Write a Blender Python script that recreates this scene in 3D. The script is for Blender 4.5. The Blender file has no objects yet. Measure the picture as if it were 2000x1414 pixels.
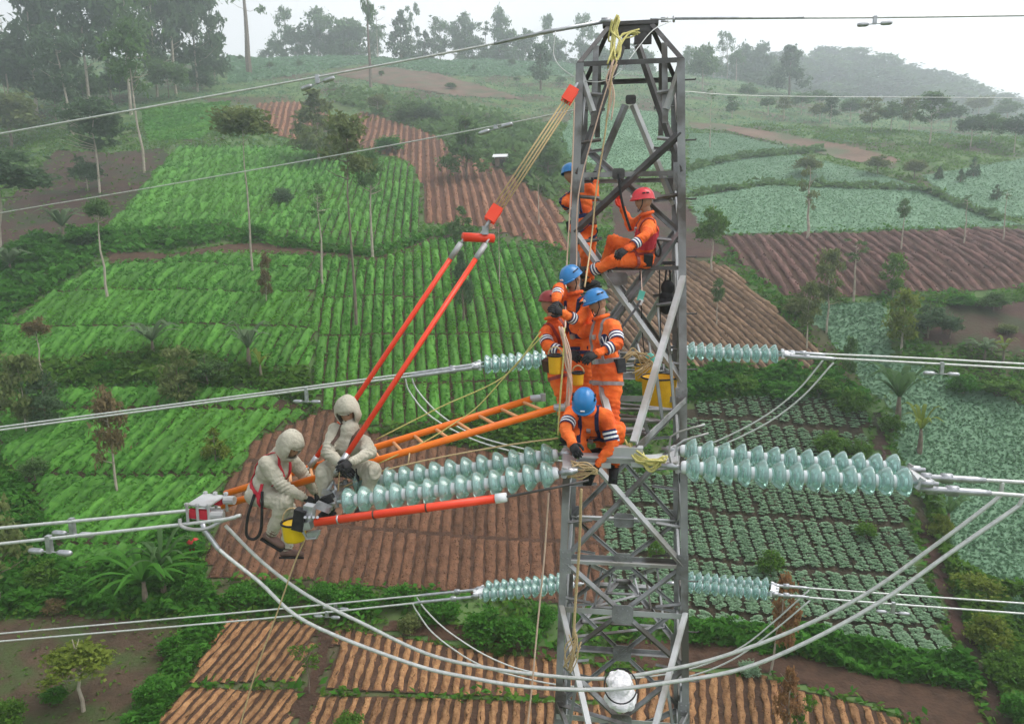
import bpy, bmesh, math, random
import numpy as np
from mathutils import Vector, Matrix, noise
from mathutils.bvhtree import BVHTree
SC = bpy.context.scene
COL = SC.collection
PI = math.pi
random.seed(7)
RNG = np.random.default_rng(11)

# ---------------------------------------------------------------- camera
FPX, CX, CY = 1500.0, 1000.0, 707.0
PITCH, YAW, ROLL = math.radians(9.72), math.radians(8.56), math.radians(-0.7)
CAM = Vector((0, -10.45, 0))
_f = Vector((-math.sin(YAW) * math.cos(PITCH), math.cos(YAW) * math.cos(PITCH), -math.sin(PITCH)))
_r0 = Vector((math.cos(YAW), math.sin(YAW), 0))
_u0 = _r0.cross(_f)
_r = _r0 * math.cos(ROLL) + _u0 * math.sin(ROLL)
_u = _u0 * math.cos(ROLL) - _r0 * math.sin(ROLL)
camd = bpy.data.cameras.new('camera')
camd.sensor_width = 36
camd.lens = FPX / 2000 * 36
camd.clip_start = 0.1
camd.clip_end = 6000
cam = bpy.data.objects.new('camera', camd)
COL.objects.link(cam)
cam.matrix_world = Matrix(((_r.x, _u.x, -_f.x, CAM.x), (_r.y, _u.y, -_f.y, CAM.y), (_r.z, _u.z, -_f.z, CAM.z), (0, 0, 0, 1)))
SC.camera = cam

# ---------------------------------------------------------------- world, sun, exposure
world = bpy.data.worlds.new('World')
SC.world = world
world.use_nodes = True
nt = world.node_tree
nt.nodes.clear()
SUN_EL, SUN_AZ = math.radians(58), math.radians(75)   # azimuth measured from +y towards +x
sky = nt.nodes.new('ShaderNodeTexSky')
sky.sky_type = 'NISHITA'
sky.sun_disc = False
sky.sun_elevation = SUN_EL
sky.sun_rotation = SUN_AZ
sky.air_density = 1.0
sky.dust_density = 1.6
sky.ozone_density = 1.0
hsv = nt.nodes.new('ShaderNodeHueSaturation')          # overcast: the cloud layer greys the sky
hsv.inputs['Saturation'].default_value = 0.08
bg = nt.nodes.new('ShaderNodeBackground')
bg.inputs['Strength'].default_value = 0.15
wo = nt.nodes.new('ShaderNodeOutputWorld')
nt.links.new(sky.outputs[0], hsv.inputs['Color'])
tcw = nt.nodes.new('ShaderNodeTexCoord')
cl = nt.nodes.new('ShaderNodeTexNoise')                 # faint unevenness of the cloud layer
cl.inputs['Scale'].default_value = 2.6
cl.inputs['Detail'].default_value = 5
mpw = nt.nodes.new('ShaderNodeMapRange')
for k_, v_ in (('From Min', .35), ('From Max', .65), ('To Min', .72), ('To Max', .90)): mpw.inputs[k_].default_value = v_
mixw = nt.nodes.new('ShaderNodeMix'); mixw.data_type = 'RGBA'; mixw.blend_type = 'MULTIPLY'; mixw.inputs['Factor'].default_value = 1
nt.links.new(tcw.outputs['Generated'], cl.inputs['Vector'])
nt.links.new(cl.outputs['Fac'], mpw.inputs['Value'])
nt.links.new(hsv.outputs[0], mixw.inputs['A']); nt.links.new(mpw.outputs[0], mixw.inputs['B'])
nt.links.new(mixw.outputs['Result'], bg.inputs['Color'])
nt.links.new(bg.outputs[0], wo.inputs['Surface'])
sund = bpy.data.lights.new('sun', 'SUN')
sund.energy = 0.8
sund.angle = math.radians(40)
sund.color = (1.0, 0.93, 0.84)
sun = bpy.data.objects.new('sun', sund)
COL.objects.link(sun)
_sd = Vector((math.sin(SUN_AZ) * math.cos(SUN_EL), math.cos(SUN_AZ) * math.cos(SUN_EL), math.sin(SUN_EL)))
sun.rotation_euler = _sd.to_track_quat('Z', 'Y').to_euler()
SC.view_settings.view_transform = 'Standard'
SC.view_settings.look = 'None'
SC.view_settings.gamma = 1
SC.view_settings.exposure = 1.26
SC.view_settings.use_curve_mapping = False
SC.cycles.use_denoising = True
SC.cycles.max_bounces = 6
SC.cycles.transparent_max_bounces = 8
SC.cycles.volume_bounces = 2

# ---------------------------------------------------------------- helpers
def ray(px, py):
    return _f + _r * ((px - CX) / FPX) - _u * ((py - CY) / FPX)
def W(px, py, v):
    """the point of the vertical plane y = v seen at photo pixel px, py"""
    d = ray(px, py)
    return CAM + d * ((v - CAM.y) / d.y)
def proj_np(P):
    q = P - np.array(CAM)
    z = q @ np.array(_f)
    return CX + FPX * (q @ np.array(_r)) / z, CY - FPX * (q @ np.array(_u)) / z, z

class MB:
    def __init__(s):
        s.v, s.f, s.m = [], [], []
    def add(s, vs, fs, m=0):
        o = len(s.v)
        s.v.extend([tuple(p) for p in vs])
        s.f.extend([tuple(i + o for i in f) for f in fs])
        s.m.extend([m] * len(fs))
    def box(s, c, d, rot=None, m=0):
        c = Vector(c)
        vs = []
        for x in (-.5, .5):
            for y in (-.5, .5):
                for z in (-.5, .5):
                    p = Vector((x * d[0], y * d[1], z * d[2]))
                    if rot: p = rot @ p
                    vs.append(c + p)
        s.add(vs, [(0, 1, 3, 2), (4, 6, 7, 5), (0, 4, 5, 1), (2, 3, 7, 6), (0, 2, 6, 4), (1, 5, 7, 3)], m)
    def tube(s, pts, r, n=8, m=0, cap=True, flat=None, ref=None):
        pts = [Vector(p) for p in pts]
        k = len(pts)
        rs = r if isinstance(r, (list, tuple)) else [r] * k
        vs, fs = [], []
        t0 = (pts[1] - pts[0]).normalized()
        a = ref.copy() if ref is not None else (Vector((0, 0, 1)) if abs(t0.z) < .9 else Vector((1, 0, 0)))
        for i in range(k):
            t = (pts[min(i + 1, k - 1)] - pts[max(i - 1, 0)])
            t = t.normalized() if t.length > 1e-9 else t0
            a = a - t * a.dot(t)
            a = a.normalized() if a.length > 1e-6 else t.orthogonal().normalized()
            b = t.cross(a)
            for j in range(n):
                w = 2 * PI * j / n
                vs.append(pts[i] + (a * math.cos(w) * (flat or 1) + b * math.sin(w)) * rs[i])
        for i in range(k - 1):
            for j in range(n):
                j2 = (j + 1) % n
                fs.append((i * n + j, i * n + j2, (i + 1) * n + j2, (i + 1) * n + j))
        if cap:
            fs.append(tuple(reversed(range(n))))
            fs.append(tuple((k - 1) * n + j for j in range(n)))
        s.add(vs, fs, m)
    def lathe(s, prof, n=16, M=None, m=0):
        vs, fs = [], []
        for (r, z) in prof:
            for j in range(n):
                w = 2 * PI * j / n
                p = Vector((r * math.cos(w), r * math.sin(w), z))
                vs.append(M @ p if M else p)
        for i in range(len(prof) - 1):
            for j in range(n):
                j2 = (j + 1) % n
                fs.append((i * n + j, i * n + j2, (i + 1) * n + j2, (i + 1) * n + j))
        s.add(vs, fs, m)
    def ell(s, c, rad, M=None, nu=14, nv=9, m=0):
        vs, fs = [], []
        c = Vector(c)
        for i in range(nv + 1):
            th = PI * i / nv
            for j in range(nu):
                w = 2 * PI * j / nu
                p = Vector((rad[0] * math.sin(th) * math.cos(w), rad[1] * math.sin(th) * math.sin(w), rad[2] * math.cos(th)))
                if M: p = M @ p
                vs.append(c + p)
        for i in range(nv):
            for j in range(nu):
                j2 = (j + 1) % nu
                fs.append((i * nu + j, (i + 1) * nu + j, (i + 1) * nu + j2, i * nu + j2))
        s.add(vs, fs, m)
    def lbeam(s, a, b, w, n, th=.009, m=0):
        """steel angle from a to b, its outer corner towards n"""
        a, b, n = Vector(a), Vector(b), Vector(n)
        t = (b - a).normalized()
        n = (n - t * n.dot(t)).normalized()
        e = t.cross(n)
        p1 = (-n + e).normalized(); p2 = (-n - e).normalized()
        o = n * (w * .35)
        prof = [o, o + p1 * w, o + p1 * w + p2 * th, o + (p1 + p2) * th, o + p1 * th + p2 * w, o + p2 * w]
        vs = [a + q for q in prof] + [b + q for q in prof]
        fs = [(i, (i + 1) % 6, 6 + (i + 1) % 6, 6 + i) for i in range(6)]
        fs += [(0, 3, 2, 1), (0, 5, 4, 3), (6, 7, 8, 9), (6, 9, 10, 11)]
        s.add(vs, fs, m)
    def mesh(s, name, mats, smooth=False):
        me = bpy.data.meshes.new(name)
        me.from_pydata(s.v, [], s.f)
        for m in (mats if isinstance(mats, (list, tuple)) else [mats]):
            me.materials.append(m)
        if len(set(s.m)) > 1:
            me.polygons.foreach_set('material_index', s.m)
        if smooth:
            me.polygons.foreach_set('use_smooth', [True] * len(s.f))
        me.update()
        return me
    def build(s, name, mats, parent=None, smooth=False, origin=None):
        if origin is not None:
            o = Vector(origin)
            s.v = [(p[0] - o.x, p[1] - o.y, p[2] - o.z) for p in s.v]
        ob = link(name, s.mesh(name, mats, smooth), parent)
        if origin is not None: ob.location = origin
        return ob

def link(name, data, parent=None, loc=None, M=None):
    o = bpy.data.objects.new(name, data)
    COL.objects.link(o)
    if parent: o.parent = parent
    if M is not None: o.matrix_local = M
    elif loc is not None: o.location = loc
    return o
def tag(o, label=None, cat=None, group=None, kind=None):
    if label: o['label'] = label
    if cat: o['category'] = cat
    if group: o['group'] = group
    if kind: o['kind'] = kind
    return o
def thing(name, loc, label, cat, group=None):
    return tag(link(name, None, None, Vector(loc)), label, cat, group)
def build_in(mb, name, mats, root, smooth=False):
    """mb is in world coordinates; the part hangs under root (an unrotated Empty)"""
    o = root.location
    if root.parent: o = o + root.parent.location
    mb.v = [(p[0] - o.x, p[1] - o.y, p[2] - o.z) for p in mb.v]
    return link(name, mb.mesh(name, mats, smooth), root)
def np_mesh(name, V, Fq, mats, mi=None, smooth=False):
    """fast mesh from numpy arrays of vertices and quads / tris"""
    me = bpy.data.meshes.new(name)
    k = Fq.shape[1]
    me.vertices.add(len(V)); me.vertices.foreach_set('co', np.ascontiguousarray(V, dtype=np.float32).ravel())
    me.loops.add(Fq.size); me.loops.foreach_set('vertex_index', np.ascontiguousarray(Fq, dtype=np.int32).ravel())
    me.polygons.add(len(Fq)); me.polygons.foreach_set('loop_start', np.arange(0, Fq.size, k, dtype=np.int32))
    for m in (mats if isinstance(mats, (list, tuple)) else [mats]):
        me.materials.append(m)
    if mi is not None: me.polygons.foreach_set('material_index', np.asarray(mi, dtype=np.int32))
    if smooth: me.polygons.foreach_set('use_smooth', np.ones(len(Fq), dtype=bool))
    me.update(calc_edges=True)
    return me

# ---------------------------------------------------------------- materials
def mat(name, c1, c2=None, scale=4.0, rough=.7, metal=0.0, bump=0.0, bscale=None, trans=0.0, spec=.4, island=0.0, coat=0, detail=6, ior=1.5, c3=None, scale3=.25):
    m = bpy.data.materials.new(name)
    m.use_nodes = True
    t = m.node_tree
    b = t.nodes['Principled BSDF']
    L = t.links.new
    c2 = c2 or c1
    geo = t.nodes.new('ShaderNodeNewGeometry')
    tc = t.nodes.new('ShaderNodeTexCoord')
    nz = t.nodes.new('ShaderNodeTexNoise')
    nz.inputs['Scale'].default_value = scale
    nz.inputs['Detail'].default_value = detail
    L(geo.outputs['Position'], nz.inputs['Vector'])
    rp = t.nodes.new('ShaderNodeMapRange')
    rp.inputs['From Min'].default_value = .32
    rp.inputs['From Max'].default_value = .68
    L(nz.outputs['Fac'], rp.inputs['Value'])
    fac = rp.outputs[0]
    if island:
        mx = t.nodes.new('ShaderNodeMix')
        mx.inputs['Factor'].default_value = island
        L(fac, mx.inputs['A']); L(geo.outputs['Random Per Island'], mx.inputs['B'])
        fac = mx.outputs['Result']
    mc = t.nodes.new('ShaderNodeMix')
    mc.data_type = 'RGBA'
    mc.inputs['A'].default_value = (*c1, 1)
    mc.inputs['B'].default_value = (*c2, 1)
    L(fac, mc.inputs['Factor'])
    out = mc.outputs['Result']
    if c3:
        n3 = t.nodes.new('ShaderNodeTexNoise')
        n3.inputs['Scale'].default_value = scale3
        n3.inputs['Detail'].default_value = 4
        L(geo.outputs['Position'], n3.inputs['Vector'])
        r3 = t.nodes.new('ShaderNodeMapRange')
        r3.inputs['From Min'].default_value = .47
        r3.inputs['From Max'].default_value = .62
        L(n3.outputs['Fac'], r3.inputs['Value'])
        m3 = t.nodes.new('ShaderNodeMix')
        m3.data_type = 'RGBA'
        L(out, m3.inputs['A'])
        m3.inputs['B'].default_value = (*c3, 1)
        L(r3.outputs[0], m3.inputs['Factor'])
        out = m3.outputs['Result']
    if 'soil' in name or 'canopy' in name:      # beds differ a little from one another
        oi = t.nodes.new('ShaderNodeObjectInfo'); mr = t.nodes.new('ShaderNodeMapRange'); hs = t.nodes.new('ShaderNodeHueSaturation')
        mr.inputs['To Min'].default_value = .78; mr.inputs['To Max'].default_value = 1.2
        L(oi.outputs['Random'], mr.inputs['Value']); L(mr.outputs[0], hs.inputs['Value']); L(out, hs.inputs['Color'])
        out = hs.outputs[0]
    L(out, b.inputs['Base Color'])
    b.inputs['Roughness'].default_value = rough
    b.inputs['Metallic'].default_value = metal
    b.inputs['Specular IOR Level'].default_value = spec
    b.inputs['IOR'].default_value = ior
    if trans: b.inputs['Transmission Weight'].default_value = trans
    if coat: b.inputs['Coat Weight'].default_value = coat
    if bump:
        nb = t.nodes.new('ShaderNodeTexNoise')
        nb.inputs['Scale'].default_value = bscale or scale * 4
        nb.inputs['Detail'].default_value = 5
        L(geo.outputs['Position'], nb.inputs['Vector'])
        bp = t.nodes.new('ShaderNodeBump')
        bp.inputs['Strength'].default_value = bump
        bp.inputs['Distance'].default_value = .07 if 'soil' in name else .02
        L(nb.outputs['Fac'], bp.inputs['Height'])
        L(bp.outputs[0], b.inputs['Normal'])
    return m
MT = {}
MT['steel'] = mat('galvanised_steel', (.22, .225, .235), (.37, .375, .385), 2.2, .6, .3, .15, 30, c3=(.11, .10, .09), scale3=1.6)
MT['dark_steel'] = mat('dark_and_backlit_steel', (.06, .055, .055), (.12, .115, .115), 5, .6, .25)  # backlit darkness of the peak members put into the colour; also dark bolts, rod
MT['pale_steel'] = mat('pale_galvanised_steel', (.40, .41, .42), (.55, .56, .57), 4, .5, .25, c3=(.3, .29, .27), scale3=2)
MT['alu'] = mat('aluminium_conductor', (.52, .53, .52), (.68, .69, .67), 18, .45, .35, .2, 60)
MT['clamp'] = mat('silver_clamp', (.35, .36, .38), (.55, .56, .58), 12, .38, .7)
MT['glass'] = mat('teal_glass', (.52, .84, .78), (.63, .92, .87), 6, .1, 0, trans=.75, spec=.9, coat=.5)
MT['cap'] = mat('insulator_cap_metal', (.60, .63, .65), (.72, .75, .77), 10, .42, .1)
MT['orange'] = mat('orange_coverall', (.86, .12, .012), (.98, .22, .045), 5, .85, bump=.8, bscale=22, c3=(.72, .105, .02), scale3=4)
MT['white_suit'] = mat('cream_conductive_suit', (.37, .345, .275), (.51, .48, .395), 5, .9, bump=.7, bscale=30)
MT['skin'] = mat('skin', (.32, .17, .105), (.38, .21, .135), 8, .55)
MT['navy'] = mat('navy_band', (.02, .025, .09), None, 5, .8)
MT['white'] = mat('white_band', (.75, .76, .78), None, 5, .6)
MT['black'] = mat('black_fabric', (.012, .012, .014), (.03, .03, .032), 20, .8)
MT['blue'] = mat('blue_helmet_plastic', (.012, .16, .42), (.016, .19, .47), 3, .3, coat=.3)
MT['red'] = mat('red_helmet_plastic', (.62, .02, .035), (.7, .035, .05), 3, .3, coat=.3)
MT['maroon'] = mat('maroon_helmet_plastic', (.25, .03, .03), (.32, .06, .05), 3, .35)
MT['redweb'] = mat('red_webbing', (.45, .02, .04), (.58, .04, .06), 14, .8)
MT['greyweb'] = mat('grey_webbing', (.22, .18, .18), (.36, .33, .33), 14, .8)
MT['brownweb'] = mat('brown_webbing', (.07, .04, .03), (.1, .06, .045), 14, .8)
MT['yellow'] = mat('yellow_canvas', (.68, .36, .01), (.78, .44, .02), 8, .7, bump=.3)
MT['bootyellow'] = mat('yellow_rubber', (.75, .5, .01), None, 8, .5)
MT['brownboot'] = mat('brown_boot_leather', (.12, .07, .06), (.2, .12, .1), 12, .7)
MT['fibre'] = mat('orange_fibreglass', (.85, .17, .012), (.92, .22, .02), 5, .38)
MT['redfibre'] = mat('red_orange_fibreglass', (.80, .055, .02), (.86, .075, .03), 5, .35)
MT['rung'] = mat('pale_orange_rung', (.75, .36, .16), None, 5, .5)
MT['rope'] = mat('tan_rope', (.52, .38, .2), (.62, .47, .27), 60, .9, bump=.6, bscale=120)
MT['yrope'] = mat('yellow_rope', (.58, .52, .16), (.72, .66, .28), 60, .9, bump=.6, bscale=120)
MT['prope'] = mat('pale_pink_rope', (.60, .42, .33), (.68, .5, .4), 60, .9)
MT['wcloth'] = mat('white_cloth', (.72, .71, .73), (.8, .79, .8), 12, .85, bump=.8, bscale=18)
MT['teal'] = mat('teal_plastic', (.08, .45, .36), (.2, .6, .5), 6, .4)
MT['dark_eye'] = mat('dark_eye', (.01, .008, .008), None, 5, .2)
# soils and crops
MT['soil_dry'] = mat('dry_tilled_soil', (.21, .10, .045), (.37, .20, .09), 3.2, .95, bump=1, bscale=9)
MT['soil_tan'] = mat('grey_tan_soil', (.19, .118, .075), (.30, .195, .125), 2.2, .95, bump=1, bscale=9)
MT['soil_brown'] = mat('brown_bed_soil', (.10, .047, .026), (.185, .088, .048), 2.6, .95, bump=1, bscale=9)
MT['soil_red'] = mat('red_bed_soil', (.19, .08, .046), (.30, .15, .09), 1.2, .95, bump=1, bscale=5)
MT['soil_purple'] = mat('purplish_bed_soil', (.115, .06, .052), (.17, .088, .075), 1.2, .95, bump=1, bscale=5)
MT['soil_dark'] = mat('dark_soil', (.045, .022, .014), (.085, .043, .027), 2.2, .95, bump=1, bscale=7)  # darker soil of furrows, banks and paths
MT['soil_cabbage'] = mat('dark_cabbage_soil', (.032, .024, .013), (.062, .042, .025), 2, .95, bump=1, bscale=7)
MT['bare_pale'] = mat('pale_bare_soil', (.13, .085, .06), (.21, .13, .092), .5, .95, bump=1, bscale=4, c3=(.10, .11, .06), scale3=.25)
MT['soil_red_dark'] = mat('dark_red_soil', (.085, .035, .022), (.13, .055, .036), 1, .95, bump=1, bscale=6)  # darker red soil between the ridges
MT['fallow'] = mat('fallow_soil', (.06, .038, .024), (.105, .065, .042), 1.3, .95, bump=1, bscale=8, c3=(.06, .085, .025), scale3=.5)
MT['bare'] = mat('bare_purple_soil', (.058, .028, .024), (.095, .044, .035), .6, .95, bump=1, bscale=5, c3=(.045, .05, .022), scale3=.3)
MT['green_bed'] = mat('low_green_canopy', (.042, .16, .014), (.09, .255, .028), 3, .8, bump=1, bscale=8)
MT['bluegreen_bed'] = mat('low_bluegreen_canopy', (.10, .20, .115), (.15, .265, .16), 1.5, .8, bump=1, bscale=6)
MT['terrain'] = mat('grassy_ground', (.06, .12, .032), (.115, .19, .06), .5, .95, bump=1, bscale=5, c3=(.075, .062, .035), scale3=.09)
def leafmat(name, c1, c2, scale=.6, island=.55, c3=None, scale3=.12):
    m = mat(name, c1, c2, scale, .7, 0, spec=.12, island=island, c3=c3, scale3=scale3)
    t = m.node_tree
    b = t.nodes['Principled BSDF']; out = t.nodes['Material Output']
    tr = t.nodes.new('ShaderNodeBsdfTranslucent'); mx = t.nodes.new('ShaderNodeMixShader')   # thin leaves let light through
    mx.inputs[0].default_value = .45
    t.links.new(b.inputs['Base Color'].links[0].from_socket, tr.inputs['Color'])
    t.links.new(b.outputs[0], mx.inputs[1]); t.links.new(tr.outputs[0], mx.inputs[2]); t.links.new(mx.outputs[0], out.inputs['Surface'])
    return m
LF = {
 'crop': leafmat('bright_crop_leaf', (.048, .195, .022), (.108, .33, .044), .35, c3=(.13, .33, .035)),
 'crop2': leafmat('crop_leaf', (.058, .205, .028), (.12, .335, .055), .35, c3=(.14, .33, .045)),
 'cabbage': leafmat('cabbage_leaf', (.21, .345, .205), (.39, .55, .375), .8),
 'blue': leafmat('bluegreen_leaf', (.085, .175, .095), (.14, .265, .15), .5, .35),
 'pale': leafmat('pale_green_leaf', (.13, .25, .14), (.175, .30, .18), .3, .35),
 'dark': leafmat('dark_tree_leaf', (.05, .10, .05), (.13, .21, .10), .3),
 'mid': leafmat('tree_leaf', (.065, .145, .04), (.15, .26, .085), .3),
 'olive': leafmat('olive_tree_leaf', (.115, .155, .05), (.22, .26, .095), .3),
 'yellow': leafmat('yellow_green_leaf', (.11, .16, .02), (.24, .30, .05), .5),
 'brown': leafmat('dry_brown_leaf', (.14, .105, .05), (.26, .19, .095), .5),
 'rust': leafmat('rust_dry_leaf', (.24, .125, .055), (.40, .22, .105), .5),
 'bush': leafmat('bush_leaf', (.032, .13, .014), (.095, .29, .035), .7),
 'weed': leafmat('weed_leaf', (.06, .145, .016), (.14, .28, .04), .4),
 'bananapale': leafmat('pale_banana_leaf', (.09, .15, .075), (.17, .23, .13), .6),
 'banana': leafmat('banana_leaf', (.04, .10, .03), (.11, .2, .07), .6),
}
MT['bark'] = mat('pale_bark', (.30, .25, .20), (.46, .40, .33), 3, .9, bump=.6, bscale=10)
MT['bark2'] = mat('brown_bark', (.13, .10, .08), (.22, .17, .13), 3, .9, bump=.6, bscale=10)

# ---------------------------------------------------------------- terrain
FH = np.array([-math.sin(YAW), math.cos(YAW)]); RH = np.array([math.cos(YAW), math.sin(YAW)])
_td = np.array([-600, -60, 0, 20, 30, 38, 46, 55, 64, 75, 90, 110, 130, 150, 175, 200, 230, 260, 320, 420, 1500.])
_tz = np.array([-40, -24, -21.5, -20.4, -19.5, -17.7, -14, -7.7, -3.4, 0, 4.6, 11, 17.5, 24.5, 32, 40, 48, 50, 40, 18, -30.])
_gd = np.arange(-600, 1500, .5)
_gz = np.interp(_gd, _td, _tz)
_k = np.exp(-.5 * (np.arange(-12, 12.5, .5) / 3.2) ** 2); _k /= _k.sum()
_gz = np.convolve(np.pad(_gz, 24, mode='edge'), _k, 'valid')
_P100 = float(np.interp(100, _gd, _gz))
def terr(x, y):
    x = np.asarray(x, float); y = np.asarray(y, float)
    d = x * FH[0] + (y - CAM.y) * FH[1]
    s = x * RH[0] + (y - CAM.y) * RH[1]
    z = np.interp(d, _gd, _gz)
    q = s / np.maximum(d, 30)
    k = np.interp(q, [-.9, -.35, -.05, .2, .4, .67, 1.0], [1.1, 1.04, 1, .9, .72, .5, .35])
    w = np.clip((d - 90) / 60, 0, 1); w = w * w * (3 - 2 * w)
    z = np.where(d > 90, z + w * (_P100 + (z - _P100) * k - z), z)
    amp = np.clip((d - 20) / 60, .25, 1.2)
    z = z + amp * (.22 * np.sin(x * .31 + 1.3) * np.sin(y * .27 + .4) + .3 * np.sin(x * .11 + y * .07 + 2) + .1 * np.sin(x * .83 + y * .37))
    return z
def hit(px, py):
    """where the camera ray through a photo pixel meets the terrain (numpy, vectorised)"""
    px = np.atleast_1d(np.asarray(px, float)); py = np.atleast_1d(np.asarray(py, float))
    D = np.array(_f)[None] + np.array(_r)[None] * ((px - CX) / FPX)[:, None] - np.array(_u)[None] * ((py - CY) / FPX)[:, None]
    D = D / (D[:, :2] @ FH)[:, None]
    ts = np.arange(22, 262, .25)
    X = CAM.x + D[:, :1] * ts; Y = CAM.y + D[:, 1:2] * ts; Z = CAM.z + D[:, 2:3] * ts
    below = Z < terr(X, Y)
    i = np.where(below.any(1), below.argmax(1), len(ts) - 1)
    t = ts[i]
    x = CAM.x + D[:, 0] * t; y = CAM.y + D[:, 1] * t
    return np.stack([x, y, terr(x, y)], 1)
def hit1(px, py):
    return Vector(hit(px, py)[0])
def dist(p):
    return p[0] * FH[0] + (p[1] - CAM.y) * FH[1]
def inpoly(x, y, poly):
    x = np.asarray(x); y = np.asarray(y)
    r = np.zeros(x.shape, bool)
    n = len(poly)
    for i in range(n):
        x1, y1 = poly[i]; x2, y2 = poly[(i + 1) % n]
        c = ((y1 > y) != (y2 > y)) & (x < (x2 - x1) * (y - y1) / ((y2 - y1) if y2 != y1 else 1e-9) + x1)
        r ^= c
    return r

rows = np.concatenate([np.linspace(-600, -60, 10), np.linspace(-30, 20, 8), np.arange(22, 130, .8), np.arange(130, 264, 2.2), np.linspace(270, 1400, 24)])
cols = np.concatenate([-np.array([16, 10, 6, 4, 2.8, 2, 1.6, 1.35]), np.linspace(-1.15, 1.15, 171), np.array([1.35, 1.6, 2, 2.8, 4, 6, 10, 16])])
wid = np.clip(np.abs(rows), 25, 330)
Sg = cols[None] * wid[:, None]; Dg = np.repeat(rows[:, None], len(cols), 1)
GX = RH[0] * Sg + FH[0] * Dg; GY = CAM.y + RH[1] * Sg + FH[1] * Dg
GZ = terr(GX, GY)
nr, nc = GX.shape
idx = np.arange(nr * nc).reshape(nr, nc)
Fg = np.stack([idx[:-1, :-1], idx[:-1, 1:], idx[1:, 1:], idx[1:, :-1]], -1).reshape(-1, 4)
g = link('ground', np_mesh('ground', np.stack([GX, GY, GZ], -1).reshape(-1, 3), Fg, MT['terrain'], smooth=True))
tag(g, 'grassy brown hillside ground rising behind the tower to the skyline', None, None, 'structure')

# far forested ridge at the right
sx = np.linspace(-.05, 1.6, 60); dd = np.linspace(290, 520, 14)
crest = np.interp(sx, [-.05, .18, .34, .40, .47, .53, .6, .66, .8, 1.6], [150, 150, 138, 128, 128, 150, 186, 204, 260, 420])
HV = []
def hdrop(d):
    return 10 * (abs(390 - d) / 25) ** 1.1
def at_dist(px, py, d):
    D = ray(px, py)
    return CAM + D * (d / (D.x * FH[0] + D.y * FH[1]))
for j, d in enumerate(dd):
    for i, q in enumerate(sx):
        p = at_dist(1000 + 1480 * q, crest[i] + 14, 390)
        p = p + Vector((FH[0], FH[1], 0)) * (d - 390)
        HV.append((p.x, p.y, p.z - hdrop(d) + 1.2 * math.sin(q * 40 + d * .05)))
n_ = len(sx)
HF = np.array([(j * n_ + i, j * n_ + i + 1, (j + 1) * n_ + i + 1, (j + 1) * n_ + i) for j in range(len(dd) - 1) for i in range(n_ - 1)])
tag(link('far_hill', np_mesh('far_hill', np.array(HV), HF, LF['dark'], smooth=True)), 'far wooded ridge sloping down behind the hillside on the right', None, None, 'structure')

# ---------------------------------------------------------------- leaf clouds
def leaf_quads(P, size, up=.35, droop=None, rng=RNG, aspect=1.7):
    """one bent quad per point of P; size scalar or array; up = tendency to face upwards"""
    n = len(P)
    N = rng.normal(size=(n, 3)); N[:, 2] = np.abs(N[:, 2]) + up * 2
    N /= np.linalg.norm(N, axis=1, keepdims=True)
    A = rng.normal(size=(n, 3))
    if droop is not None: A[:, 2] -= droop
    A -= N * (A * N).sum(1, keepdims=True)
    A /= np.linalg.norm(A, axis=1, keepdims=True)
    B = np.cross(N, A)
    s = np.broadcast_to(np.asarray(size, float), (n,))[:, None] * rng.uniform(.65, 1.3, (n, 1))
    a = A * s * .5 * aspect; b = B * s * .5
    V = np.stack([P - a, P - b * .9 + N * s * .12, P + a - N * s * .1, P + b * .9 + N * s * .12], 1).reshape(-1, 3)
    F = np.arange(n * 4).reshape(n, 4)
    return V, F

FIELDS = []     # pixel polygons that the wild ground cover stays out of

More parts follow.
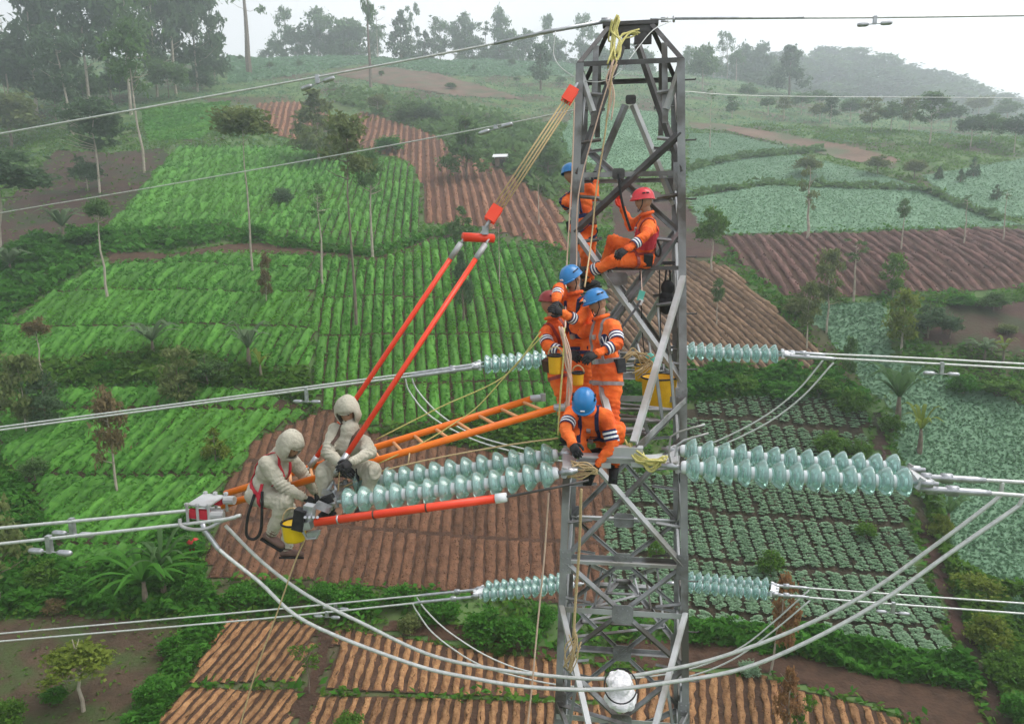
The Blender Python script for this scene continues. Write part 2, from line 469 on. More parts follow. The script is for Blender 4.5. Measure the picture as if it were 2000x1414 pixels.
def field(name, label, poly, dpx, spacing, bed_mat, furrow_mat, h=.22, wfrac=.72, cross=None, seglen=None, gap=.45, crop=None, ldens=10, lsize=.25, lh=.12, sheet_up=.07, rows_out=None, jitter=.045, bedname='bed', flat=False, cropname='crop_leaves', cup=.45):
    FIELDS.append(poly)
    # outline on the ground
    pts = []
    for i in range(len(poly)):
        x1, y1 = poly[i]; x2, y2 = poly[(i + 1) % len(poly)]
        for t in np.arange(0, 1, .25): pts.append((x1 + (x2 - x1) * t, y1 + (y2 - y1) * t))
    pts = np.array(pts)
    Wp = hit(pts[:, 0], pts[:, 1])[:, :2]
    a, b = hit([dpx[0][0], dpx[1][0]], [dpx[0][1], dpx[1][1]])[:, :2]
    u = (b - a) / np.linalg.norm(b - a); v = np.array([-u[1], u[0]])
    pu, pv = Wp @ u, Wp @ v
    skew = 0.0
    if cross is not None:
        c1, c2 = hit([cross[0][0], cross[1][0]], [cross[0][1], cross[1][1]])[:, :2]
        c = c2 - c1
        if abs(c @ v) > 1e-6: skew = (c @ u) / (c @ v)
    root = link(name, None, None, (0, 0, 0))
    sheetV, sheetF = [], []
    leafP = []
    k0, k1 = math.floor(pv.min() / spacing), math.ceil(pv.max() / spacing)
    nb = 0
    beds = []
    for k in range(k0, k1 + 1):
        vc = (k + .5) * spacing
        xs = []
        n = len(pu)
        for i in range(n):
            j = (i + 1) % n
            if (pv[i] > vc) != (pv[j] > vc):
                xs.append(pu[i] + (pu[j] - pu[i]) * (vc - pv[i]) / (pv[j] - pv[i]))
        xs.sort()
        for a0, a1 in zip(xs[::2], xs[1::2]):
            if a1 - a0 < .8: continue
            # sheet strip
            m = max(2, int((a1 - a0) / 1.0) + 1)
            us = np.linspace(a0, a1, m)
            o = len(sheetV)
            for uu in us:
                for vv in (vc - spacing * .5, vc + spacing * .5):
                    sheetV.append(u * uu + v * vv)
            sheetF += [(o + 2 * i, o + 2 * i + 2, o + 2 * i + 3, o + 2 * i + 1) for i in range(m - 1)]
            # beds between the cross paths
            if seglen:
                ph = skew * vc
                ks = math.floor((a0 - ph) / seglen)
                cuts = []
                while ks * seglen + ph < a1:
                    cuts.append((max(a0, ks * seglen + ph + gap * .5), min(a1, (ks + 1) * seglen + ph - gap * .5)))
                    ks += 1
            else:
                cuts = [(a0, a1)]
            for b0, b1 in cuts:
                if b1 - b0 > .7: beds.append((vc, b0 + random.uniform(0, .1), b1 - random.uniform(0, .1)))
    sv = np.array(sheetV)
    sz = terr(sv[:, 0], sv[:, 1]) + sheet_up
    me = np_mesh(name, np.column_stack([sv, sz]), np.array(sheetF), furrow_mat, smooth=True)
    sheet = root
    bpy.data.objects.remove(root)
    sheet = link(name, me)
    tag(sheet, label, None, None, 'structure')
    prof = np.array([(-.5, -.02), (-.40, .55), (-.22, .95), (0, 1.0), (.22, .95), (.40, .55), (.5, -.02)])
    if flat: prof = np.array([(-.5, -.02), (-.41, .45), (-.26, .85), (0, .95), (.26, .85), (.41, .45), (.5, -.02)])
    # the nearest 300 beds are parts, any beyond that are one part
    if len(beds) > 300:
        cen = np.array([u * (.5 * (q[1] + q[2])) + v * q[0] for q in beds])
        dq = cen[:, 0] * FH[0] + (cen[:, 1] - CAM.y) * FH[1]
        order = list(np.argsort(dq))
        beds = [beds[i] for i in order]
    allV, allF, off = [], [], 0
    for bi, (vc, b0, b1) in enumerate(beds):
        step = .32 if spacing < .7 else (.5 if spacing < 1 else .7)
        m = max(3, int((b1 - b0) / step) + 1)
        us = np.linspace(b0, b1, m)
        UU = np.repeat(us[:, None], 7, 1)
        wob = RNG.normal(0, jitter, (m, 7))
        wv = vc + prof[:, 0][None] * spacing * wfrac + wob * spacing + RNG.normal(0, jitter * .8) * spacing
        endf = np.ones(m); endf[0] = .12; endf[-1] = .12
        zz = prof[:, 1][None] * h * endf[:, None] * (1 + RNG.normal(0, .22, (m, 7)) + .25 * np.sin(us * 1.1 + vc * 3)[:, None])
        X = u[0] * UU + v[0] * wv; Y = u[1] * UU + v[1] * wv
        Z = terr(X, Y) + sheet_up + zz
        Vb = np.stack([X, Y, Z], -1).reshape(-1, 3)
        ib = np.arange(m * 7).reshape(m, 7)
        Fb = np.stack([ib[:-1, :-1], ib[1:, :-1], ib[1:, 1:], ib[:-1, 1:]], -1).reshape(-1, 4)
        if bi < 300:
            c0 = Vb.mean(0)
            ob = link(bedname, np_mesh(bedname, Vb - c0, Fb, bed_mat, smooth=True), sheet, Vector(c0))
        else:
            allV.append(Vb); allF.append(Fb + off); off += len(Vb)
        if crop:
            nl = RNG.poisson((b1 - b0) * spacing * wfrac * ldens)
            if nl:
                pu_ = RNG.uniform(b0 - .1, b1 + .1, nl); pv_ = vc + RNG.uniform(-.5, .5, nl) * spacing * wfrac
                x = u[0] * pu_ + v[0] * pv_; y = u[1] * pu_ + v[1] * pv_
                pr = 1 - (np.abs(pv_ - vc) / (spacing * wfrac * .5)) ** 2
                z = terr(x, y) + sheet_up + h * np.clip(pr, .1, 1) + RNG.uniform(-.02, lh, nl)
                leafP.append(np.stack([x, y, z], 1))
        if rows_out is not None: rows_out.append((u, v, vc, b0, b1, spacing * wfrac, h + sheet_up))
    if allV:
        tag(link(bedname, np_mesh(bedname, np.concatenate(allV), np.concatenate(allF), bed_mat, smooth=True), sheet), None, None, None, 'stuff')
    if leafP:
        P = np.concatenate(leafP)
        V, F = leaf_quads(P, lsize, cup, aspect=1.7 if cropname == 'crop_leaves' else 1.1)
        tag(link(cropname, np_mesh(cropname, V, F, crop), sheet), None, None, None, 'stuff')
    print('field', name, len(beds), sum(len(p) for p in leafP))
    return sheet

def patch(name, label, poly, m, up=.06, crop=None, ldens=2, lsize=.4, lh=.2, step=6):
    """a field or strip without beds: a sheet on the slope, with plants scattered over it"""
    FIELDS.append(poly)
    xs = [p[0] for p in poly]; ys = [p[1] for p in poly]
    Wp = []
    for i in range(len(poly)):
        x1, y1 = poly[i]; x2, y2 = poly[(i + 1) % len(poly)]
        for t in np.arange(0, 1, .125): Wp.append((x1 + (x2 - x1) * t, y1 + (y2 - y1) * t))
    Wp = np.array(Wp)
    G = hit(Wp[:, 0], Wp[:, 1])[:, :2]
    S, D = (G - np.array([CAM.x, CAM.y])) @ RH, (G - np.array([CAM.x, CAM.y])) @ FH
    pol = list(zip(S, D))
    st = max(.35, (D.max() - D.min()) / 70)
    ks = np.arange(math.floor(D.min() / st), math.ceil(D.max() / st) + 1)
    V, F = [], []
    for k in ks:
        dc = (k + .5) * st
        hits_ = []
        n = len(pol)
        for i in range(n):
            s1, d1 = pol[i]; s2, d2 = pol[(i + 1) % n]
            if (d1 > dc) != (d2 > dc): hits_.append(s1 + (s2 - s1) * (dc - d1) / (d2 - d1))
        hits_.sort()
        for a, b in zip(hits_[::2], hits_[1::2]):
            a += random.uniform(-.3, .3); b += random.uniform(-.3, .3)
            m_ = max(2, int((b - a) / max(1, st)) + 1)
            o = len(V)
            for s in np.linspace(a, b, m_):
                for d in (k * st, (k + 1) * st): V.append(RH * s + FH * d + np.array([CAM.x, CAM.y]))
            F += [(o + 2 * i, o + 2 * i + 2, o + 2 * i + 3, o + 2 * i + 1) for i in range(m_ - 1)]
    V = np.array(V)
    V = np.column_stack([V, terr(V[:, 0], V[:, 1]) + up])
    ob = link(name, np_mesh(name, V, np.array(F), m, smooth=True))
    tag(ob, label, None, None, 'structure')
    if crop:
        area = sum(abs((V[f[0]] - V[f[2]])[0]) for f in []) + .5 * abs(sum(S[i] * D[(i + 1) % len(S)] - S[(i + 1) % len(S)] * D[i] for i in range(len(S))))
        n = int(min(area * ldens, 60000))
        s = RNG.uniform(S.min(), S.max(), n * 6); d = RNG.uniform(D.min(), D.max(), n * 6)
        ok = inpoly(s, d, pol)
        s, d = s[ok][:n], d[ok][:n]
        x = RH[0] * s + FH[0] * d + CAM.x; y = RH[1] * s + FH[1] * d + CAM.y
        P = np.stack([x, y, terr(x, y) + up + RNG.uniform(0, lh, len(s))], 1)
        Vv, Ff = leaf_quads(P, lsize, .5)
        tag(link('crop_leaves', np_mesh('crop_leaves', Vv, Ff, crop), ob), None, None, None, 'stuff')
        print('patch', name, n)
    return ob

# ================================================================ FIELDS
cab_rows = []
field('brown_field', 'field of pale dry soil ridges at the bottom left corner of the hill terraces', [(432, 1212), (622, 1224), (588, 1340), (372, 1338)], ((541, 1218), (449, 1334)), .42, MT['soil_dry'], MT['soil_dark'], h=.105, wfrac=.56, flat=True, jitter=.075, cross=((372, 1338), (588, 1342)), crop=MT['soil_dry'], ldens=95, lsize=.055, lh=.04, cropname='clods', cup=.1)
field('brown_field', 'pale soil ridges below the cross path at the bottom left', [(366, 1350), (586, 1352), (560, 1440), (290, 1440)], ((470, 1352), (410, 1430)), .42, MT['soil_dry'], MT['soil_dark'], h=.105, wfrac=.56, flat=True, jitter=.075, crop=MT['soil_dry'], ldens=95, lsize=.055, lh=.04, cropname='clods', cup=.1)
field('brown_field', 'pale dry soil ridges just left of the foot of the tower', [(664, 1236), (1090, 1296), (1185, 1310), (1180, 1372), (632, 1352)], ((800, 1256), (780, 1346)), .48, MT['soil_dry'], MT['soil_dark'], h=.105, wfrac=.56, flat=True, jitter=.075, crop=MT['soil_dry'], ldens=95, lsize=.055, lh=.04, cropname='clods', cup=.1)
field('brown_field', 'pale soil ridges at the bottom edge left of the tower', [(628, 1364), (1190, 1384), (1200, 1450), (596, 1450)], ((800, 1366), (782, 1440)), .48, MT['soil_dry'], MT['soil_dark'], h=.105, wfrac=.56, flat=True, jitter=.075, crop=MT['soil_dry'], ldens=95, lsize=.055, lh=.04, cropname='clods', cup=.1)
field('brown_field', 'tan soil ridges at the bottom right below the dark soil bank', [(1205, 1312), (1478, 1325), (1560, 1352), (1700, 1385), (1840, 1450), (1205, 1450)], ((1440, 1340), (1446, 1430)), .50, MT['soil_dry'], MT['soil_dark'], h=.105, wfrac=.56, flat=True, jitter=.075, crop=MT['soil_dry'], ldens=95, lsize=.055, lh=.04, cropname='clods', cup=.1)
field('bed_field', 'brown prepared soil beds below the two cream suited workers', [(505, 860), (560, 838), (640, 800), (720, 850), (1090, 905), (1190, 915), (1190, 1205), (1060, 1182), (900, 1160), (700, 1148), (570, 1138), (400, 1135), (430, 975)], ((985, 1000), (985, 1130)), .62, MT['soil_brown'], MT['soil_dark'], h=.13, wfrac=.80, jitter=.055, cross=((600, 1092), (1000, 1128)), seglen=4.2, gap=.16, flat=True, crop=MT['soil_brown'], ldens=70, lsize=.07, lh=.04, cropname='clods', cup=.1)
field('cabbage_field', 'cabbage field in rows of grey green plants right of the tower base', [(1185, 925), (1340, 935), (1765, 965), (1795, 1125), (1875, 1298), (1560, 1250), (1340, 1218), (1190, 1210)], ((1500, 1050), (1538, 1150)), .80, MT['soil_cabbage'], MT['soil_cabbage'], h=.12, wfrac=.78, cross=((1340, 990), (1770, 1022)), seglen=3.6, gap=.14, rows_out=cab_rows)
field('cabbage_field', 'upper small block of cabbages above the long insulators on the right', [(1345, 792), (1560, 775), (1690, 800), (1702, 890), (1560, 905), (1345, 905)], ((1450, 800), (1475, 880)), .85, MT['soil_cabbage'], MT['soil_cabbage'], h=.12, wfrac=.78, cross=((1345, 820), (1690, 850)), seglen=4, gap=.2, rows_out=cab_rows)
field('vegetable_field', 'left half of the bright green vegetable field in slanting beds', [(0, 642), (150, 548), (215, 522), (440, 497), (600, 503), (615, 720), (505, 725), (330, 685), (120, 708), (0, 715)], ((430, 570), (355, 650)), .74, MT['green_bed'], MT['soil_dark'], h=.34, wfrac=.84, cross=((100, 640), (600, 640)), seglen=4.6, gap=.1, crop=LF['crop'], ldens=60, lsize=.145, lh=.11)
field('vegetable_field', 'right half of the bright green vegetable field with upright beds', [(602, 503), (740, 514), (850, 472), (1060, 482), (1092, 540), (1092, 770), (1090, 800), (740, 842), (620, 800), (617, 720)], ((760, 560), (757, 700)), .78, MT['green_bed'], MT['soil_dark'], h=.34, wfrac=.84, cross=((620, 640), (1080, 640)), seglen=4.6, gap=.1, crop=LF['crop'], ldens=60, lsize=.145, lh=.11)
field('vegetable_field', 'lower left dark green vegetable field with diagonal beds', [(0, 790), (120, 762), (330, 758), (500, 764), (610, 806), (560, 830), (515, 850), (400, 1000), (330, 1080), (200, 1110), (130, 1120), (60, 950), (0, 900)], ((400, 850), (320, 922)), .70, MT['green_bed'], MT['soil_dark'], h=.34, wfrac=.82, cross=((60, 900), (500, 900)), seglen=5.5, gap=.12, crop=LF['crop'], ldens=64, lsize=.145, lh=.11)
field('vegetable_field', 'upper green field in beds above the dark grassy bank on the left', [(345, 292), (560, 292), (700, 305), (800, 325), (822, 375), (820, 458), (740, 488), (640, 480), (500, 462), (440, 440), (210, 455)], ((450, 370), (418, 404)), .82, MT['green_bed'], MT['soil_dark'], h=.45, wfrac=.80, cross=((260, 400), (780, 400)), seglen=6.5, gap=.2, crop=LF['crop2'], ldens=34, lsize=.18, lh=.1)
field('furrow_field', 'reddish furrowed field on the slope left of the tower', [(700, 218), (820, 255), (960, 322), (1080, 398), (1125, 500), (1060, 478), (940, 445), (830, 438), (828, 375), (800, 318), (700, 290), (640, 285)], ((880, 330), (893, 420)), 1.0, MT['soil_red'], MT['soil_red_dark'], h=.28, wfrac=.54, crop=MT['soil_red'], ldens=9, lsize=.15, lh=.04, cropname='clods', cup=.1)
field('furrow_field', 'small reddish furrowed patch on the upper slope between tree crowns', [(500, 203), (600, 200), (650, 230), (600, 285), (530, 262)], ((580, 215), (572, 265)), 1.0, MT['soil_red'], MT['soil_red_dark'], h=.28, wfrac=.54, crop=MT['soil_red'], ldens=9, lsize=.15, lh=.04, cropname='clods', cup=.1)
field('furrow_field', 'purplish brown furrowed field on the right middle slope', [(1412, 464), (1700, 456), (2010, 448), (2010, 568), (1760, 574), (1590, 590), (1530, 580), (1440, 510)], ((1600, 480), (1660, 536)), .95, MT['soil_purple'], MT['soil_dark'], h=.28, wfrac=.54, crop=MT['soil_purple'], ldens=9, lsize=.15, lh=.04, cropname='clods', cup=.1)
field('furrow_field', 'finely furrowed tan field directly behind the tower', [(1185, 560), (1340, 508), (1425, 525), (1600, 690), (1585, 730), (1340, 722), (1185, 715)], ((1400, 585), (1465, 640)), .52, MT['soil_tan'], MT['soil_dark'], h=.2, wfrac=.58, crop=MT['soil_tan'], ldens=9, lsize=.15, lh=.04, cropname='clods', cup=.1)
patch('fallow_field', 'dark fallow field with weeds at the lower left corner', [(-10, 1215), (120, 1205), (350, 1222), (345, 1260), (255, 1440), (-10, 1440)], MT['fallow'], .05, LF['weed'], 5, .13, .08)
patch('bluegreen_field', 'wide blue green vegetable field at the right edge', [(1725, 705), (1800, 720), (2010, 800), (2010, 1155), (1860, 1132), (1812, 985), (1760, 900)], MT['bluegreen_bed'], .06, LF['blue'], 75, .12, .08)
patch('bluegreen_field', 'small blue green plot beside the yellow green tree on the right', [(1592, 598), (1722, 592), (1742, 685), (1735, 790), (1690, 770), (1645, 692), (1582, 625)], MT['bluegreen_bed'], .06, LF['blue'], 60, .14, .08)
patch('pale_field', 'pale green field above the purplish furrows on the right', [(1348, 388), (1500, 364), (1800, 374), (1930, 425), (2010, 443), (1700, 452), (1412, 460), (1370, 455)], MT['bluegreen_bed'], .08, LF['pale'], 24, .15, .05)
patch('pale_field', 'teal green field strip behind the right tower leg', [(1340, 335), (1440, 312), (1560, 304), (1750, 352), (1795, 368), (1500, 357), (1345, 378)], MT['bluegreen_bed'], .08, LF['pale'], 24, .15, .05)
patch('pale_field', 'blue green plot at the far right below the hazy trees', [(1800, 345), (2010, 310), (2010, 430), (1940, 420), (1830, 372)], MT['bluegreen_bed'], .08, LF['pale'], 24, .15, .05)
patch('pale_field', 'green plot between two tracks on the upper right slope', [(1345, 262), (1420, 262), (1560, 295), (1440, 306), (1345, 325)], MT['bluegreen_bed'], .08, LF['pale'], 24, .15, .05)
patch('bare_strip', 'bare reddish strip crossing the upper right hillside', [(1345, 240), (1410, 244), (1500, 258), (1650, 285), (1755, 312), (1745, 332), (1640, 312), (1540, 286), (1420, 258), (1345, 252)], MT['bare_pale'], .1)
patch('bare_strip', 'bare reddish ground below the skyline trees left of the tower', [(640, 145), (720, 128), (800, 126), (870, 150), (985, 182), (1020, 195), (900, 190), (740, 164)], MT['bare_pale'], .1)
patch('bare_field', 'bare purplish soil slope among the trees at the left edge', [(-10, 420), (110, 295), (215, 300), (318, 292), (335, 315), (270, 395), (208, 445), (100, 470), (-10, 492)], MT['bare'], .08, LF['weed'], .9, .32, .25)
patch('bare_field', 'bare purplish soil at the right edge above the bananas', [(1850, 596), (2010, 592), (2010, 705), (1900, 680), (1800, 672)], MT['bare'], .08)
patch('bare_field', 'narrow brown slope behind the red helmeted worker', [(1195, 345), (1335, 395), (1420, 505), (1335, 505), (1200, 555)], MT['bare'], .07)
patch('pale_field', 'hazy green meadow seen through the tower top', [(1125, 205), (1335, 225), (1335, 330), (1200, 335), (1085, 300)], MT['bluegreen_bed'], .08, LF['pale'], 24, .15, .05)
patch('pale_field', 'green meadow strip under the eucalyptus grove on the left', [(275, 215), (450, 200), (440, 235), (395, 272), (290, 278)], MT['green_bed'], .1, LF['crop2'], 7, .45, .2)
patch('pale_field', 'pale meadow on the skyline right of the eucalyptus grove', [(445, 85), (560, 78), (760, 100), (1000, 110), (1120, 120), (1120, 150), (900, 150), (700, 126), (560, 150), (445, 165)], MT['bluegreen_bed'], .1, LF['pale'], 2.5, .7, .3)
patch('dirt_path', 'brown dirt path running down beside the cabbage field', [(1698, 815), (1718, 815), (1735, 895), (1775, 960), (1808, 990), (1852, 1130), (1885, 1225), (1930, 1310), (1985, 1440), (1945, 1440), (1905, 1320), (1860, 1240), (1826, 1140), (1788, 1000), (1752, 970), (1715, 900)], MT['bare'], .09)
patch('soil_bank', 'dark steep soil bank under the dense green hedge', [(1345, 1252), (1500, 1268), (1560, 1285), (1700, 1322), (1890, 1352), (1945, 1440), (1845, 1440), (1720, 1380), (1570, 1345), (1480, 1318), (1205, 1304), (1205, 1262)], MT['soil_dark'], .06)
patch('soil_bank', 'dark soil bank along the lower hedge left of the tower', [(760, 1215), (860, 1222), (1000, 1262), (1090, 1275), (1200, 1285), (1200, 1300), (1090, 1290), (880, 1258), (740, 1236)], MT['soil_dark'], .06)
patch('soil_bank', 'brown earth bank between the two green fields on the left', [(210, 488), (330, 500), (440, 480), (520, 478), (640, 496), (745, 504), (850, 462), (940, 460), (850, 470), (740, 512), (600, 502), (440, 496), (210, 520)], MT['soil_dark'], .08)
patch('dirt_path', 'narrow dark path between the two blocks of pale ridges', [(626, 1226), (660, 1236), (630, 1352), (592, 1450), (562, 1450), (590, 1345)], MT['soil_dark'], .06)

# cabbages: the plants that show largest are things, the rest one mass
def cabbage_mesh(name, seed):
    rg = np.random.default_rng(seed)
    mb = MB()
    for i in range(7):
        w = 2 * PI * i / 7 + rg.uniform(-.3, .3)
        c, s = math.cos(w), math.sin(w)
        r = .172 * rg.uniform(.8, 1.15); e = .098
        h = rg.uniform(.05, .1)
        mb.add([(0, 0, .02), (c * r * .6 - s * e, s * r * .6 + c * e, h), (c * r, s * r, h * rg.uniform(.5, 1.2)), (c * r * .6 + s * e, s * r * .6 - c * e, h)], [(0, 3, 2, 1)])
    mb.ell((0, 0, .07), (.075, .075, .065), nu=6, nv=3)
    return mb.mesh(name, LF['cabbage'])
cmesh = [cabbage_mesh('cabbage', i) for i in range(4)]
spots = []
for (u, v, vc, b0, b1, w, hh) in cab_rows:
    for off in (-.33, -.11, .11, .33):
        t = b0 + random.uniform(.08, .3)
        while t < b1:
            if random.random() < .93:
                p = u * (t + random.uniform(-.05, .05)) + v * (vc + off * w + random.uniform(-.03, .03))
                spots.append((p[0], p[1], hh * .92))
            t += .185
sp = np.array(spots)
sz = terr(sp[:, 0], sp[:, 1]) + sp[:, 2]
px, py, pz = proj_np(np.column_stack([sp[:, 0], sp[:, 1], sz]))
vis = (px > 1350) & (px < 1990) & (py > 985)
order = sorted(range(len(sp)), key=lambda i: (not vis[i], pz[i]))
CV, CF, CFq, o = [], [], [], 0
near = set(order[:300])
for i in range(len(sp)):
    s = random.uniform(.65, 1.15)
    M = Matrix.Translation((sp[i, 0], sp[i, 1], sz[i])) @ Matrix.Rotation(random.uniform(0, 6.28), 4, 'Z') @ Matrix.Scale(s, 4)
    if i in near:
        ob = link('cabbage', cmesh[i % 4], M=M)
        tag(ob, 'grey green cabbage plant in the nearest rows of the cabbage field right of the tower', 'cabbage', 'cabbages in the nearest rows')
    else:
        me = cmesh[i % 4]
        vs = [M @ p.co for p in me.vertices]
        CV += [tuple(p) for p in vs]
        CF += [tuple(q + o for q in f.vertices) for f in me.polygons]
        o += len(vs)
me = bpy.data.meshes.new('cabbage_rows'); me.from_pydata(CV, [], CF); me.materials.append(LF['cabbage'])
tag(link('cabbage_rows', me), 'farther rows of grey green cabbages covering the field', None, None, 'stuff')
print('cabbages', len(sp))

# ================================================================ WILD GROUND COVER
def scatter_cover(name, label, n, drange, m, size, lh, keep=None, seed=1):
    rg = np.random.default_rng(seed)
    d = np.sqrt(rg.uniform(drange[0] ** 2, drange[1] ** 2, n)); q = rg.uniform(-.78, .78, n)
    s = q * d
    x = RH[0] * s + FH[0] * d + CAM.x; y = RH[1] * s + FH[1] * d + CAM.y
    nzv = np.sin(x * .9 + 2 * np.sin(y * .5)) * np.sin(y * .8 + 1.7 * np.sin(x * .6)) + rg.normal(0, .45, n)
    z = terr(x, y)
    px, py, _ = proj_np(np.column_stack([x, y, z]))
    ok = nzv > -.25
    for pl in FIELDS: ok &= ~inpoly(px, py, pl)
    x, y, z, nzv = x[ok], y[ok], z[ok], nzv[ok]
    P = np.stack([x, y, z + rg.uniform(0, 1, len(x)) ** 1.6 * lh * (.6 + .7 * np.clip(nzv, 0, 1))], 1)
    V, F = leaf_quads(P, size, .3, rng=rg)
    tag(link(name, np_mesh(name, V, F, m)), label, None, None, 'stuff')
    print(name, len(P))
scatter_cover('undergrowth', 'low leafy weeds on the banks and paths nearest the tower', 130000, (26, 60), LF['weed'], .2, .45, seed=2)
scatter_cover('undergrowth', 'darker leafy growth on the banks between the fields', 60000, (26, 75), LF['bush'], .26, .7, seed=3)
scatter_cover('grass', 'grass and weeds on the middle slope', 120000, (60, 130), LF['weed'], .3, .4, seed=4)
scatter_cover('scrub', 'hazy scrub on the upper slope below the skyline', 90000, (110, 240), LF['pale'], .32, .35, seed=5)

def band(name, label, poly, m, dens, size, lh, seed):
    """a thick strip of leafy growth filling a pixel outline on the slope"""
    rg = np.random.default_rng(seed)
    xs = [p[0] for p in poly]; ys = [p[1] for p in poly]
    n = int(dens)
    px = rg.uniform(min(xs), max(xs), n * 4); py = rg.uniform(min(ys), max(ys), n * 4)
    ok = inpoly(px, py, poly); px, py = px[ok][:n], py[ok][:n]
    P = hit(px, py)
    lump = .55 + .45 * np.sin(P[:, 0] * 1.7 + np.sin(P[:, 1] * 1.1) * 2) * np.sin(P[:, 1] * 1.4 + 1)
    P[:, 2] += rg.uniform(0, 1, len(P)) ** .7 * lh * lump
    V, F = leaf_quads(P, size, .3, rng=rg)
    tag(link(name, np_mesh(name, V, F, m)), label, None, None, 'stuff')
band('hedge_growth', 'dense green hedge growth above the dark soil bank at the lower right', [(1345, 1228), (1480, 1240), (1560, 1240), (1700, 1272), (1880, 1300), (1925, 1350), (1890, 1352), (1700, 1325), (1560, 1290), (1345, 1258)], LF['bush'], 5200, .26, 1.0, 21)
band('hedge_growth', 'green hedge strip between the fallow field and the pale ridges', [(420, 1190), (440, 1230), (375, 1320), (300, 1440), (235, 1440), (300, 1340), (345, 1270), (385, 1220)], LF['bush'], 4200, .24, .9, 22)
band('hedge_growth', 'bushy green strip behind the tower under the furrowed tan field', [(1190, 730), (1340, 722), (1590, 735), (1690, 770), (1700, 800), (1560, 772), (1345, 788), (1190, 800)], LF['bush'], 3600, .34, 1.2, 23)
band('hedge_growth', 'leafy green growth along the dirt path at the lower right', [(1805, 985), (1835, 980), (1870, 1130), (2010, 1160), (2010, 1440), (1990, 1440), (1930, 1300), (1880, 1210), (1850, 1130)], LF['weed'], 5200, .28, 1.1, 24)
band('hedge_growth', 'dark grassy bank between the upper and main green fields', [(120, 500), (215, 458), (440, 443), (500, 468), (640, 486), (740, 494), (830, 462), (930, 450), (930, 462), (850, 466), (740, 508), (600, 492), (440, 474), (330, 492), (200, 500), (150, 540), (0, 635), (0, 600)], LF['bush'], 4200, .42, 1.1, 25)
band('hedge_growth', 'leafy strip across the left field beside the pale bananas', [(0, 722), (120, 712), (330, 690), (505, 730), (600, 735), (612, 800), (500, 760), (330, 752), (120, 760), (0, 785)], LF['weed'], 3400, .34, .9, 26)
band('hedge_growth', 'green growth above the brown beds below the orange ladder', [(640, 800), (740, 846), (1090, 806), (1190, 830), (1190, 912), (1090, 902), (760, 852)], LF['weed'], 2600, .3, .8, 27)
band('hedge_growth', 'dark leafy growth under the big palm at the lower left', [(0, 900), (60, 960), (130, 1125), (210, 1110), (390, 1010), (400, 1140), (430, 1190), (380, 1215), (120, 1200), (0, 1210)], LF['bush'], 6500, .3, 1.0, 28)
band('hedge_growth', 'dark hedge line between the pale fields on the right', [(1345, 378), (1500, 357), (1795, 369), (1940, 424), (1960, 438), (1925, 428), (1795, 376), (1500, 365), (1345, 388)], LF['mid'], 1500, .6, .8, 29)
band('hedge_growth', 'second dark hedge line on the upper right slope', [(1340, 328), (1440, 305), (1600, 290), (1610, 298), (1440, 314), (1340, 338)], LF['mid'], 900, .65, .8, 30)
band('hedge_growth', 'dark green belt along the top of the reddish furrows', [(640, 170), (760, 185), (860, 205), (980, 225), (1100, 275), (1120, 330), (1080, 395), (960, 320), (820, 252), (700, 215), (640, 200)], LF['mid'], 2600, .8, 1.6, 31)
band('hedge_growth', 'dark leafy clumps at the left edge above the main field', [(0, 495), (60, 470), (210, 455), (120, 505), (60, 560), (0, 600)], LF['bush'], 1800, .45, 1.3, 32)

